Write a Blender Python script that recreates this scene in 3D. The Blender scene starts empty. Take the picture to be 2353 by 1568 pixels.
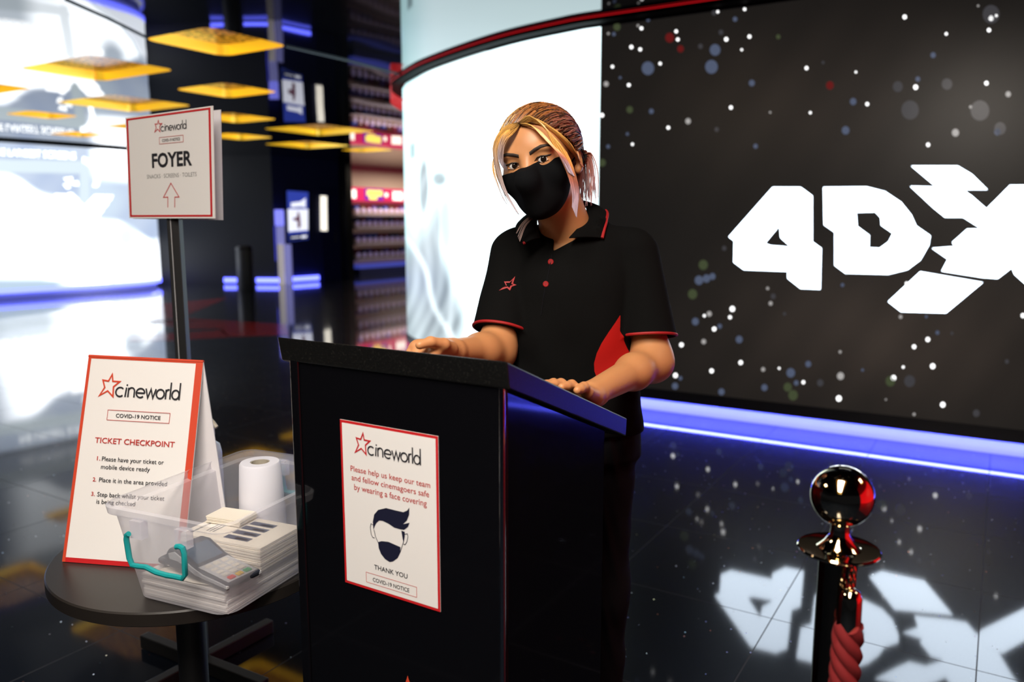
import bpy, bmesh, math, random
import numpy as np
from mathutils import Vector, Matrix
random.seed(7)
PI = math.pi
sc = bpy.context.scene
COL = sc.collection

# ------------------------------------------------------------------ camera, world, exposure
W, H, F = 2353.0, 1568.0, 1830.0
CAMZ = 1.33
PITCH = math.atan(276 / F)
cam_d = bpy.data.cameras.new('camera')
cam = bpy.data.objects.new('camera', cam_d)
COL.objects.link(cam)
cam.location = (0, 0, CAMZ)
cam.rotation_euler = (PI / 2 - PITCH, 0, 0)
cam_d.sensor_width = 36.0
cam_d.lens = 36.0 * F / W
cam_d.clip_start = 0.05
cam_d.clip_end = 200
cam_d.dof.use_dof = True
cam_d.dof.focus_distance = 1.6
cam_d.dof.aperture_fstop = 2.6
sc.camera = cam
world = bpy.data.worlds.new('world')
sc.world = world
world.use_nodes = True
world.node_tree.nodes['Background'].inputs[0].default_value = (0.5, 0.55, 0.75, 1)
world.node_tree.nodes['Background'].inputs[1].default_value = 0.012
sc.view_settings.view_transform = 'Standard'
sc.view_settings.look = 'None'
sc.view_settings.exposure = 0.0
sc.view_settings.gamma = 1.0
sc.view_settings.use_curve_mapping = False
sc.cycles.sample_clamp_indirect = 6.0
sc.cycles.max_bounces = 10
sc.cycles.transparent_max_bounces = 16
sc.cycles.use_denoising = True
CEIL = 2.68

# ------------------------------------------------------------------ pixel helpers (points of the photograph to places in the hall)
CP, SP = math.cos(PITCH), math.sin(PITCH)
def ray(u, v):
    x = (u - W / 2) / F
    y = -(v - H / 2) / F
    return Vector((x, CP + y * SP, -SP + y * CP))
CAM = Vector((0, 0, CAMZ))
def atY(u, v, Y):
    d = ray(u, v); return CAM + d * (Y / d.y)
def atZ(u, v, z):
    d = ray(u, v); return CAM + d * ((z - CAMZ) / d.z)
def onplane(u, v, P, n):
    d = ray(u, v); P = Vector(P); n = Vector(n)
    return CAM + d * ((P - CAM).dot(n) / d.dot(n))
def project(P):
    q = Vector(P) - CAM
    z = q.y * CP - q.z * SP
    y = q.y * SP + q.z * CP
    return (W / 2 + F * q.x / z, H / 2 - F * y / z)

# ------------------------------------------------------------------ materials
def srgb(r, g, b):
    f = lambda c: (c / 255 / 12.92) if c <= 10 else ((c / 255 + 0.055) / 1.055) ** 2.4
    return (f(r), f(g), f(b))
def mat(name, base=(.5, .5, .5), rough=.5, metal=0.0, emit=None, es=1.0, ior=1.5, sss=0, coat=0, spec=.5, alpha=1):
    m = bpy.data.materials.new(name); m.use_nodes = True
    b = m.node_tree.nodes['Principled BSDF']
    b.inputs['Base Color'].default_value = (*base, 1)
    b.inputs['Roughness'].default_value = rough
    b.inputs['Metallic'].default_value = metal
    b.inputs['IOR'].default_value = ior
    b.inputs['Specular IOR Level'].default_value = spec
    if emit:
        b.inputs['Emission Color'].default_value = (*emit, 1)
        b.inputs['Emission Strength'].default_value = es
    if sss:
        b.inputs['Subsurface Weight'].default_value = sss
        b.inputs['Subsurface Radius'].default_value = (.012, .005, .003)
        b.inputs['Subsurface Scale'].default_value = 1.0
    if coat:
        b.inputs['Coat Weight'].default_value = coat
        b.inputs['Coat Roughness'].default_value = .05
    return m
def nodes(m):
    return m.node_tree.nodes, m.node_tree.links, m.node_tree.nodes['Principled BSDF']
def noise_bump(m, scale=200, strength=.2, dist=.001, detail=3):
    n, l, b = nodes(m)
    tc = n.new('ShaderNodeTexCoord'); nz = n.new('ShaderNodeTexNoise'); bp = n.new('ShaderNodeBump')
    nz.inputs['Scale'].default_value = scale; nz.inputs['Detail'].default_value = detail
    bp.inputs['Strength'].default_value = strength; bp.inputs['Distance'].default_value = dist
    l.new(tc.outputs['Object'], nz.inputs['Vector']); l.new(nz.outputs['Fac'], bp.inputs['Height'])
    l.new(bp.outputs['Normal'], b.inputs['Normal'])
    return m
def noise_color(m, c1, c2, scale=50, lo=.4, hi=.6, detail=4):
    n, l, b = nodes(m)
    tc = n.new('ShaderNodeTexCoord'); nz = n.new('ShaderNodeTexNoise'); rp = n.new('ShaderNodeValToRGB')
    nz.inputs['Scale'].default_value = scale; nz.inputs['Detail'].default_value = detail
    rp.color_ramp.elements[0].position = lo; rp.color_ramp.elements[0].color = (*c1, 1)
    rp.color_ramp.elements[1].position = hi; rp.color_ramp.elements[1].color = (*c2, 1)
    l.new(tc.outputs['Object'], nz.inputs['Vector']); l.new(nz.outputs['Fac'], rp.inputs['Fac'])
    l.new(rp.outputs['Color'], b.inputs['Base Color'])
    return m
def attr_color(m, attr='Col', emission=False, strength=1.0):
    n, l, b = nodes(m)
    a = n.new('ShaderNodeAttribute'); a.attribute_name = attr
    if emission:
        l.new(a.outputs['Color'], b.inputs['Emission Color']); b.inputs['Emission Strength'].default_value = strength
    else:
        l.new(a.outputs['Color'], b.inputs['Base Color'])
    return m

def floor_material():
    m = bpy.data.materials.new('polished_black_terrazzo'); m.use_nodes = True
    n, l, b = nodes(m)
    geo = n.new('ShaderNodeNewGeometry')
    mp = n.new('ShaderNodeMapping'); mp.vector_type = 'POINT'
    mp.inputs['Rotation'].default_value = (0, 0, .55)
    l.new(geo.outputs['Position'], mp.inputs['Vector'])
    sx = n.new('ShaderNodeSeparateXYZ'); l.new(mp.outputs['Vector'], sx.inputs[0])
    def seam(sock, off):
        a = n.new('ShaderNodeMath'); a.operation = 'SUBTRACT'; a.inputs[1].default_value = off; l.new(sock, a.inputs[0])
        w = n.new('ShaderNodeMath'); w.operation = 'PINGPONG'; w.inputs[1].default_value = .3; l.new(a.outputs[0], w.inputs[0])
        c = n.new('ShaderNodeMath'); c.operation = 'LESS_THAN'; c.inputs[1].default_value = .0018; l.new(w.outputs[0], c.inputs[0])
        return c.outputs[0]
    s1 = seam(sx.outputs[0], .03); s2 = seam(sx.outputs[1], .21)
    mx = n.new('ShaderNodeMath'); mx.operation = 'MAXIMUM'; l.new(s1, mx.inputs[0]); l.new(s2, mx.inputs[1])
    # stone grain
    nz = n.new('ShaderNodeTexNoise'); nz.inputs['Scale'].default_value = 260; nz.inputs['Detail'].default_value = 3
    l.new(geo.outputs['Position'], nz.inputs['Vector'])
    gr = n.new('ShaderNodeValToRGB'); gr.color_ramp.elements[0].position = .38; gr.color_ramp.elements[1].position = .66
    gr.color_ramp.elements[0].color = (.002, .003, .006, 1); gr.color_ramp.elements[1].color = (.009, .013, .022, 1)
    l.new(nz.outputs['Fac'], gr.inputs['Fac'])
    rr = n.new('ShaderNodeMapRange'); rr.inputs[1].default_value = .35; rr.inputs[2].default_value = .7
    rr.inputs[3].default_value = .26; rr.inputs[4].default_value = .42
    l.new(nz.outputs['Fac'], rr.inputs[0])
    # mirror flecks in the stone
    vo = n.new('ShaderNodeTexVoronoi'); vo.inputs['Scale'].default_value = 27; vo.feature = 'F1'
    l.new(geo.outputs['Position'], vo.inputs['Vector'])
    lt = n.new('ShaderNodeMath'); lt.operation = 'LESS_THAN'; lt.inputs[1].default_value = .062
    l.new(vo.outputs['Distance'], lt.inputs[0])
    sep = n.new('ShaderNodeSeparateColor'); l.new(vo.outputs['Color'], sep.inputs[0])
    pk = n.new('ShaderNodeMath'); pk.operation = 'LESS_THAN'; pk.inputs[1].default_value = .7; l.new(sep.outputs[0], pk.inputs[0])
    fl = n.new('ShaderNodeMath'); fl.operation = 'MULTIPLY'; l.new(lt.outputs[0], fl.inputs[0]); l.new(pk.outputs[0], fl.inputs[1])
    cr = n.new('ShaderNodeValToRGB'); l.new(sep.outputs[1], cr.inputs['Fac'])
    e = cr.color_ramp.elements
    e[0].position = 0; e[0].color = (1, 1, 1, 1); e[1].position = 1; e[1].color = (1, .1, .05, 1)
    for pos, c in ((.45, (.9, .95, 1, 1)), (.6, (.55, .8, 1, 1)), (.75, (1, .85, .5, 1)), (.88, (1, .35, .15, 1))):
        q = e.new(pos); q.color = c
    cr.color_ramp.interpolation = 'CONSTANT'
    # random facet direction
    vm = n.new('ShaderNodeVectorMath'); vm.operation = 'SUBTRACT'; vm.inputs[1].default_value = (.5, .5, 0)
    wn = n.new('ShaderNodeTexWhiteNoise'); wn.noise_dimensions = '3D'; l.new(vo.outputs['Position'], wn.inputs['Vector'])
    l.new(wn.outputs['Color'], vm.inputs[0])
    ms = n.new('ShaderNodeVectorMath'); ms.operation = 'MULTIPLY'; ms.inputs[1].default_value = (1.1, 1.1, 1.0)
    l.new(vm.outputs[0], ms.inputs[0])
    ad = n.new('ShaderNodeVectorMath'); ad.operation = 'ADD'; ad.inputs[1].default_value = (0, 0, .6); l.new(ms.outputs[0], ad.inputs[0])
    nm = n.new('ShaderNodeVectorMath'); nm.operation = 'NORMALIZE'; l.new(ad.outputs[0], nm.inputs[0])
    nmix = n.new('ShaderNodeMix'); nmix.data_type = 'VECTOR'
    l.new(fl.outputs[0], nmix.inputs[0]); l.new(geo.outputs['Normal'], nmix.inputs[4]); l.new(nm.outputs[0], nmix.inputs[5])
    l.new(nmix.outputs[1], b.inputs['Normal'])
    c1 = n.new('ShaderNodeMix'); c1.data_type = 'RGBA'; l.new(mx.outputs[0], c1.inputs[0]); l.new(gr.outputs[0], c1.inputs[6]); c1.inputs[7].default_value = (.05, .052, .06, 1)
    c2 = n.new('ShaderNodeMix'); c2.data_type = 'RGBA'; l.new(fl.outputs[0], c2.inputs[0]); l.new(c1.outputs[2], c2.inputs[6]); l.new(cr.outputs[0], c2.inputs[7])
    l.new(c2.outputs[2], b.inputs['Base Color'])
    l.new(fl.outputs[0], b.inputs['Metallic'])
    r1 = n.new('ShaderNodeMix'); r1.data_type = 'FLOAT'; l.new(mx.outputs[0], r1.inputs[0]); l.new(rr.outputs[0], r1.inputs[2]); r1.inputs[3].default_value = .6
    r2 = n.new('ShaderNodeMix'); r2.data_type = 'FLOAT'; l.new(fl.outputs[0], r2.inputs[0]); l.new(r1.outputs[0], r2.inputs[2]); r2.inputs[3].default_value = .28
    l.new(r2.outputs[0], b.inputs['Roughness'])
    b.inputs['IOR'].default_value = 1.45
    cm = n.new('ShaderNodeMath'); cm.operation = 'MAXIMUM'; l.new(mx.outputs[0], cm.inputs[0]); l.new(fl.outputs[0], cm.inputs[1])
    ci = n.new('ShaderNodeMath'); ci.operation = 'SUBTRACT'; ci.inputs[0].default_value = 1; l.new(cm.outputs[0], ci.inputs[1]); l.new(ci.outputs[0], b.inputs['Coat Weight'])
    b.inputs['Specular IOR Level'].default_value = .03; b.inputs['Coat Roughness'].default_value = .05; b.inputs['Coat IOR'].default_value = 1.55
    return m

M = {}
M['floor'] = floor_material()
M['floor_red'] = mat('red_terrazzo', (.50, .02, .02), .12, ior=1.5)
M['ceiling'] = mat('black_stretch_film', (.004, .004, .006), .02, ior=1.55)
def ceiling_wave(m):
    n, l, b = nodes(m)
    g = n.new('ShaderNodeNewGeometry'); nz = n.new('ShaderNodeTexNoise'); bp = n.new('ShaderNodeBump')
    nz.inputs['Scale'].default_value = .9; nz.inputs['Detail'].default_value = 1
    bp.inputs['Strength'].default_value = .16; bp.inputs['Distance'].default_value = .02
    l.new(g.outputs['Position'], nz.inputs['Vector']); l.new(nz.outputs['Fac'], bp.inputs['Height']); l.new(bp.outputs['Normal'], b.inputs['Normal'])
ceiling_wave(M['ceiling'])
M['seam'] = mat('ceiling_joint', (.05, .06, .08), .4)
M['navy'] = mat('navy_paint', (.022, .028, .13), .55)
M['darkwall'] = mat('charcoal_paint', (.008, .008, .012), .6)
M['redwall'] = mat('glowing_red_wall', (.55, .01, .015), .35)
M['beige'] = mat('warm_grey_paint', (.42, .38, .31), .6)
M['black'] = mat('black_satin', (.008, .008, .009), .35)
M['blackmetal'] = mat('black_powder_coat', (.010, .010, .011), .5)
M['edge'] = mat('black_chrome_edge', (.5, .5, .5), .12, metal=1)
M['gloss'] = mat('black_gloss_laminate', (.003, .003, .004), .06, ior=1.5)
M['lecterntop'] = noise_color(mat('black_speckled_laminate', rough=.30, spec=.3), (.0065, .0065, .0065), (.030, .029, .026), 330, .56, .78)
M['white'] = mat('white_card', (.82, .80, .79), .55)
M['white_back'] = mat('white_card_back', (.74, .71, .74), .6)
M['ink'] = mat('black_ink', (.012, .012, .018), .55)
M['greyink'] = mat('grey_ink', (.22, .22, .22), .55)
M['navyink'] = mat('navy_ink', (.008, .009, .03), .5)
M['red'] = mat('signal_red', (.55, .012, .016), .5)
M['redthread'] = mat('dark_red_thread', (.36, .006, .008), .6)
M['orange'] = mat('red_orange_print', (.62, .06, .022), .5)
M['redtext'] = mat('dull_red_print', (.48, .035, .03), .55)
M['gold'] = mat('polished_brass', (.93, .76, .45), .06, metal=1)
M['chrome'] = mat('polished_gold_steel', (.80, .68, .48), .05, metal=1)
M['postmetal'] = mat('smoked_brass_tube', (.20, .16, .12), .12, metal=1)
M['rope'] = mat('red_rope_yarn', (.17, .0025, .004), .85)
M['blue_led'] = mat('blue_led_strip', (.1, .1, .3), .5, emit=(.085, .10, 1.0), es=70)
M['blue_led_far'] = mat('blue_led_strip_far', (.1, .1, .3), .5, emit=(.11, .13, 1.0), es=5)
M['plinth'] = mat('pale_kickboard', (.55, .57, .8), .45)
M['red_led'] = mat('red_led_glow', (.3, .01, .01), .5, emit=(1, .012, .02), es=.45)
M['table'] = mat('dark_brown_laminate', (.016, .013, .011), .38)
M['teal'] = mat('teal_plastic', (.012, .30, .31), .35)
M['skin'] = noise_bump(mat('skin', (.58, .26, .105), .46, sss=.12), 900, .06, .0006)
M['shirt'] = noise_bump(mat('black_pique_cotton', (.004, .004, .004), .9, spec=.08), 700, .3, .0006)
M['mask'] = noise_bump(mat('black_mask_cotton', (.0042, .0046, .0055), .9, spec=.08), 900, .3, .0005)
M['trouser'] = mat('black_trouser_cloth', (.006, .006, .008), .85, spec=.1)
M['sclera'] = mat('eye_white', (.75, .72, .70), .15)
M['iris'] = mat('dark_brown_iris', (.012, .007, .005), .06)
M['liner'] = mat('black_eyeliner', (.008, .006, .006), .6)
M['brow'] = mat('dark_brow_hair', (.025, .014, .009), .7)
M['hair'] = attr_color(mat('dyed_hair', rough=.38, spec=.5), 'Col')
M['nail'] = mat('finger_nail', (.62, .34, .24), .3)
M['greyplastic'] = mat('grey_plastic', (.42, .43, .45), .4)
M['darkplastic'] = mat('dark_slate_plastic', (.03, .035, .05), .35)
M['screenglass'] = mat('dark_glass', (.07, .10, .15), .08)
M['key'] = mat('grey_key', (.55, .52, .46), .5)
M['keyred'] = mat('red_key', (.6, .03, .02), .5)
M['keyyel'] = mat('yellow_key', (.7, .45, .03), .5)
M['keygrn'] = mat('green_key', (.03, .35, .12), .5)
M['paper'] = mat('cream_paper', (.80, .74, .64), .7)
M['paper2'] = mat('white_paper', (.80, .77, .74), .7)
M['bluepaper'] = mat('pale_blue_tissue', (.50, .50, .72), .85)
M['tissue'] = mat('white_tissue', (.72, .72, .80), .85)
M['brownpic'] = mat('dark_printed_picture', (.05, .07, .13), .4)
M['picwarm'] = mat('warm_printed_picture', (.42, .27, .14), .4)
M['pump'] = mat('ivory_plastic', (.80, .72, .58), .35)
M['bottle'] = mat('pale_blue_bottle', (.60, .66, .80), .4)

def plastic_material():
    m = bpy.data.materials.new('milky_clear_plastic'); m.use_nodes = True
    n, l, b = nodes(m)
    out = n['Material Output']
    b.inputs['Base Color'].default_value = (.93, .92, .98, 1); b.inputs['Roughness'].default_value = .18
    tr = n.new('ShaderNodeBsdfTransparent'); tr.inputs[0].default_value = (.96, .96, .98, 1)
    tl = n.new('ShaderNodeBsdfTranslucent'); tl.inputs[0].default_value = (.86, .85, .93, 1)
    a = n.new('ShaderNodeMixShader'); a.inputs[0].default_value = .4; l.new(b.outputs[0], a.inputs[1]); l.new(tl.outputs[0], a.inputs[2])
    lw = n.new('ShaderNodeLayerWeight'); lw.inputs[0].default_value = .35
    mr = n.new('ShaderNodeMapRange'); mr.inputs[3].default_value = .25; mr.inputs[4].default_value = .72; l.new(lw.outputs['Facing'], mr.inputs[0])
    x = n.new('ShaderNodeMixShader'); l.new(mr.outputs[0], x.inputs[0]); l.new(tr.outputs[0], x.inputs[1]); l.new(a.outputs[0], x.inputs[2])
    l.new(x.outputs[0], out.inputs['Surface'])
    return m
M['plastic'] = plastic_material()

# ------------------------------------------------------------------ mesh builder
class MB:
    def __init__(s):
        s.v = []; s.f = []; s.m = []; s.sm = []
    def add(s, vs, fs, mi=0, smooth=False):
        o = len(s.v)
        s.v += [tuple(p) for p in vs]
        for f in fs:
            s.f.append(tuple(i + o for i in f)); s.m.append(mi); s.sm.append(smooth)
        return s
    def box(s, lo, hi, mi=0, T=None):
        x0, y0, z0 = lo; x1, y1, z1 = hi
        vs = [Vector(p) for p in ((x0, y0, z0), (x1, y0, z0), (x1, y1, z0), (x0, y1, z0), (x0, y0, z1), (x1, y0, z1), (x1, y1, z1), (x0, y1, z1))]
        if T: vs = [T @ p if isinstance(T, Matrix) else T(p) for p in vs]
        return s.add(vs, [(0, 3, 2, 1), (4, 5, 6, 7), (0, 1, 5, 4), (1, 2, 6, 5), (2, 3, 7, 6), (3, 0, 4, 7)], mi)
    def poly(s, pts, mi=0):
        return s.add(pts, [tuple(range(len(pts)))], mi)
    def prism(s, poly, off, mi=0):
        n = len(poly); off = Vector(off)
        vs = [Vector(p) for p in poly] + [Vector(p) + off for p in poly]
        fs = [tuple(range(n - 1, -1, -1)), tuple(range(n, 2 * n))] + [(i, (i + 1) % n, n + (i + 1) % n, n + i) for i in range(n)]
        return s.add(vs, fs, mi)
    def lathe(s, prof, seg=32, c=(0, 0, 0), mi=0, T=None, cap=True):
        vs = []
        for r, z in prof:
            for k in range(seg):
                a = 2 * PI * k / seg
                vs.append(Vector((c[0] + r * math.cos(a), c[1] + r * math.sin(a), c[2] + z)))
        if T: vs = [T @ p for p in vs]
        fs = []
        for i in range(len(prof) - 1):
            for k in range(seg):
                fs.append((i * seg + k, i * seg + (k + 1) % seg, (i + 1) * seg + (k + 1) % seg, (i + 1) * seg + k))
        if cap:
            fs.append(tuple(range(seg - 1, -1, -1))); fs.append(tuple((len(prof) - 1) * seg + k for k in range(seg)))
        return s.add(vs, fs, mi, True)
    def tube(s, path, rad, seg=8, mi=0, cap=True, flat=1.0, closed=False):
        path = [Vector(p) for p in path]; n = len(path)
        if not hasattr(rad, '__len__'): rad = [rad] * n
        vs = []; up = None
        for i, p in enumerate(path):
            if closed: t = path[(i + 1) % n] - path[i - 1]
            else: t = path[min(i + 1, n - 1)] - path[max(i - 1, 0)]
            t = t.normalized() if t.length > 1e-9 else Vector((0, 0, 1))
            if up is None:
                up = Vector((0, 0, 1)) if abs(t.z) < .9 else Vector((1, 0, 0))
            a = t.cross(up); a = a.normalized() if a.length > 1e-6 else t.orthogonal().normalized()
            b = a.cross(t).normalized(); up = b
            for k in range(seg):
                w = 2 * PI * k / seg
                vs.append(p + (a * math.cos(w) + b * math.sin(w) * flat) * rad[i])
        fs = []
        for i in range(n if closed else n - 1):
            j = (i + 1) % n
            for k in range(seg):
                fs.append((i * seg + k, i * seg + (k + 1) % seg, j * seg + (k + 1) % seg, j * seg + k))
        if cap and not closed:
            fs.append(tuple(range(seg - 1, -1, -1))); fs.append(tuple((n - 1) * seg + k for k in range(seg)))
        return s.add(vs, fs, mi, True)
    def grid(s, fn, nu, nv, mi=0, smooth=True):
        vs = [fn(i / nu, j / nv) for j in range(nv + 1) for i in range(nu + 1)]
        fs = [(j * (nu + 1) + i, j * (nu + 1) + i + 1, (j + 1) * (nu + 1) + i + 1, (j + 1) * (nu + 1) + i) for j in range(nv) for i in range(nu)]
        return s.add(vs, fs, mi, smooth)
    def sphere(s, c, r, seg=24, ring=14, mi=0, sc=(1, 1, 1), T=None):
        prof = []
        vs = []; 
        for i in range(ring + 1):
            th = PI * i / ring
            for k in range(seg):
                a = 2 * PI * k / seg
                p = Vector((math.sin(th) * math.cos(a) * r * sc[0], math.sin(th) * math.sin(a) * r * sc[1], -math.cos(th) * r * sc[2]))
                if T: p = T @ p
                vs.append(Vector(c) + p)
        fs = [(i * seg + k, i * seg + (k + 1) % seg, (i + 1) * seg + (k + 1) % seg, (i + 1) * seg + k) for i in range(ring) for k in range(seg)]
        return s.add(vs, fs, mi, True)
    def build(s, name, mats, parent=None, bevel=0, bseg=2, solid=0, merge=False, cols=None):
        me = bpy.data.meshes.new(name)
        inv = Vector((0, 0, 0))
        if parent is not None:
            inv = world_loc(parent)
        me.from_pydata([tuple(Vector(p) - inv) for p in s.v], [], s.f)
        if not isinstance(mats, (list, tuple)): mats = [mats]
        for m in mats: me.materials.append(m)
        me.polygons.foreach_set('material_index', s.m)
        me.polygons.foreach_set('use_smooth', s.sm)
        if cols is not None:
            a = me.color_attributes.new('Col', 'FLOAT_COLOR', 'POINT')
            a.data.foreach_set('color', np.asarray(cols, dtype=np.float32).ravel())
        me.update()
        if any(s.sm): me.set_sharp_from_angle(angle=math.radians(40))
        o = bpy.data.objects.new(name, me)
        COL.objects.link(o)
        if merge:
            bm = bmesh.new(); bm.from_mesh(me); bmesh.ops.remove_doubles(bm, verts=bm.verts, dist=1e-5); bm.to_mesh(me); bm.free()
        if parent is not None: o.parent = parent
        if solid:
            md = o.modifiers.new('thickness', 'SOLIDIFY'); md.thickness = solid; md.offset = 0
        if bevel:
            md = o.modifiers.new('edge', 'BEVEL'); md.width = bevel; md.segments = bseg; md.limit_method = 'ANGLE'; md.angle_limit = math.radians(35)
            md.harden_normals = False
        return o
def world_loc(o):
    v = Vector((0, 0, 0))
    while o is not None:
        v = v + o.location; o = o.parent
    return v
def tag(o, label, cat, group=None, kind=None):
    o['label'] = label; o['category'] = cat
    if group: o['group'] = group
    if kind: o['kind'] = kind
    return o
def thing(name, label, cat, loc=(0, 0, 0), group=None):
    o = bpy.data.objects.new(name, None); COL.objects.link(o)
    o.location = loc; o.empty_display_size = .1
    return tag(o, label, cat, group)
def struct(o):
    o['kind'] = 'structure'; return o
def copy_tree(o, parent=None):
    c = o.copy(); COL.objects.link(c)
    if parent is not None: c.parent = parent
    for ch in list(o.children): copy_tree(ch, c)
    return c

# lettering: font outlines flattened to faces in a unit box
_tc = {}
def text_faces(txt, bold=0.0, space=1.0):
    k = (txt, bold, space)
    if k in _tc: return _tc[k]
    cu = bpy.data.curves.new('lettering_source', 'FONT'); cu.body = txt; cu.offset = bold; cu.space_character = space; cu.resolution_u = 3
    cu.align_x = 'LEFT'
    ob = bpy.data.objects.new('lettering_source', cu); COL.objects.link(ob)
    dg = bpy.context.evaluated_depsgraph_get(); dg.update()
    me = bpy.data.meshes.new_from_object(ob.evaluated_get(dg))
    vs = [tuple(v.co) for v in me.vertices]; fs = [tuple(p.vertices) for p in me.polygons]
    bpy.data.objects.remove(ob); bpy.data.meshes.remove(me); bpy.data.curves.remove(cu)
    xs = [v[0] for v in vs]; ys = [v[1] for v in vs]
    _tc[k] = (vs, fs, min(xs), max(xs), min(ys), max(ys))
    return _tc[k]

class Sheet:
    """a flat sheet given by four corners (TL,TR,BR,BL); u to the right, v downward, both in units of the sheet (0..1)"""
    def __init__(s, tl, tr, br, bl):
        s.c = [Vector(p) for p in (tl, tr, br, bl)]
        s.n = (s.c[1] - s.c[0]).cross(s.c[0] - s.c[3]).normalized()
        if s.n.dot(CAM - s.c[0]) < 0: s.n = -s.n
        s.mb = MB()
        s.w = ((s.c[1] - s.c[0]).length + (s.c[2] - s.c[3]).length) / 2
        s.h = ((s.c[3] - s.c[0]).length + (s.c[2] - s.c[1]).length) / 2
    def P(s, u, v, lift=0.0):
        a, b, c, d = s.c
        return (a * (1 - u) + b * u) * (1 - v) + (d * (1 - u) + c * u) * v + s.n * lift
    def base(s, th, mi=0):
        f = [s.P(0, 0), s.P(1, 0), s.P(1, 1), s.P(0, 1)]
        s.mb.prism(f, -s.n * th, mi); return s
    def rect(s, u0, v0, u1, v1, mi, lift=.0004):
        s.mb.poly([s.P(u0, v1, lift), s.P(u1, v1, lift), s.P(u1, v0, lift), s.P(u0, v0, lift)], mi); return s
    def frame(s, u0, v0, u1, v1, tu, tv, mi, lift=.0004):
        s.rect(u0, v0, u1, v0 + tv, mi, lift); s.rect(u0, v1 - tv, u1, v1, mi, lift)
        s.rect(u0, v0 + tv, u0 + tu, v1 - tv, mi, lift); s.rect(u1 - tu, v0 + tv, u1, v1 - tv, mi, lift); return s
    def poly(s, pts, mi, lift=.0004):
        vs = [Vector((u, -v, 0)) for u, v in pts]
        from mathutils.geometry import tessellate_polygon
        tris = tessellate_polygon([vs])
        s.mb.add([s.P(u, v, lift) for u, v in pts], [tuple(t) for t in tris], mi); return s
    def ring(s, outer, inner, mi, lift=.0004):
        n = len(outer)
        s.mb.add([s.P(u, v, lift) for u, v in outer + inner], [(i, (i + 1) % n, n + (i + 1) % n, n + i) for i in range(n)], mi); return s
    def text(s, txt, u0, u1, v0, v1, mi, bold=0.0, lift=.0004, space=1.0):
        vs, fs, x0, x1, y0, y1 = text_faces(txt, bold, space)
        s.mb.add([s.P(u0 + (x - x0) / (x1 - x0) * (u1 - u0), v1 - (y - y0) / (y1 - y0) * (v1 - v0), lift) for x, y, z in vs], fs, mi); return s
    def stroke(s, pts, wid, mi, lift=.0004, closed=False):
        """line of width wid (in metres) through (u,v) points"""
        q = [Vector((u * s.w, v * s.h)) for u, v in pts]; n = len(q); L = []; R = []
        for i in range(n):
            a = q[i - 1] if (i > 0 or closed) else q[i]; b = q[(i + 1) % n] if (i < n - 1 or closed) else q[i]
            d1 = (q[i] - a); d2 = (b - q[i])
            d1 = d1.normalized() if d1.length > 0 else d2.normalized(); d2 = d2.normalized() if d2.length > 0 else d1
            t = (d1 + d2); t = t.normalized() if t.length > 1e-6 else d1
            nn = Vector((-t.y, t.x)); k = 1 / max(.35, abs(nn.dot(Vector((-d1.y, d1.x)))))
            L.append(q[i] + nn * wid / 2 * k); R.append(q[i] - nn * wid / 2 * k)
        pts3 = [s.P(p.x / s.w, p.y / s.h, lift) for p in L + R]
        s.mb.add(pts3, [(i, (i + 1) % n, n + (i + 1) % n, n + i) for i in range(n if closed else n - 1)], mi); return s
    def logo(s, u0, u1, vmid, mstar, mtext, lift=.0012):
        """outlined star followed by thin round lower-case lettering; u0..u1 wide, vmid = middle of the x-height"""
        Wm = (u1 - u0) * s.w; U = lambda x: u0 + x * (u1 - u0); V = lambda y: vmid - y * Wm / s.h
        lw = .022 * Wm
        star = [(x - .022, y + .036) for x, y in ((.02, -.10), (.085, .015), (.045, .115), (.13, .105), (.175, .20), (.195, .105), (.30, .105), (.215, .03), (.225, -.105), (.135, -.03))]
        s.stroke([(U(x), V(y)) for x, y in star], lw * .95, mstar, lift, closed=True)
        r = .062
        def arc(cx, cy, a0, a1, rx=r, ry=r, n=18):
            s.stroke([(U(cx + rx * math.cos(math.radians(a0 + (a1 - a0) * i / n))), V(cy + ry * math.sin(math.radians(a0 + (a1 - a0) * i / n)))) for i in range(n + 1)], lw, mtext, lift)
        def ln(*p): s.stroke([(U(x), V(y)) for x, y in p], lw, mtext, lift)
        arc(.300, 0, 45, 315)                              # c
        ln((.382, -.065), (.392, .065)); ln((.397, .088), (.399, .110))   # i
        ln((.425, -.065), (.425, .065)); arc(.470, .018, 180, 0, .045, .047); ln((.515, .018), (.515, -.065))   # n
        ln((.545, 0), (.667, 0)); arc(.606, 0, 0, 315)     # e
        ln((.683, .065), (.720, -.060), (.758, .060), (.795, -.060), (.832, .065))   # w
        arc(.905 - .005, 0, 0, 360, .058, r)               # o
        ln((.982, -.065), (.982, .065)); arc(1.018, .022, 180, 70, .036, .042)       # r
        ln((1.048, -.065), (1.048, .165))                  # l
        arc(1.125, 0, 0, 360, .052, r); ln((1.183, -.068), (1.183, .165))            # d
        return s
    def build(s, name, mats, parent=None):
        return s.mb.build(name, mats, parent)

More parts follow.
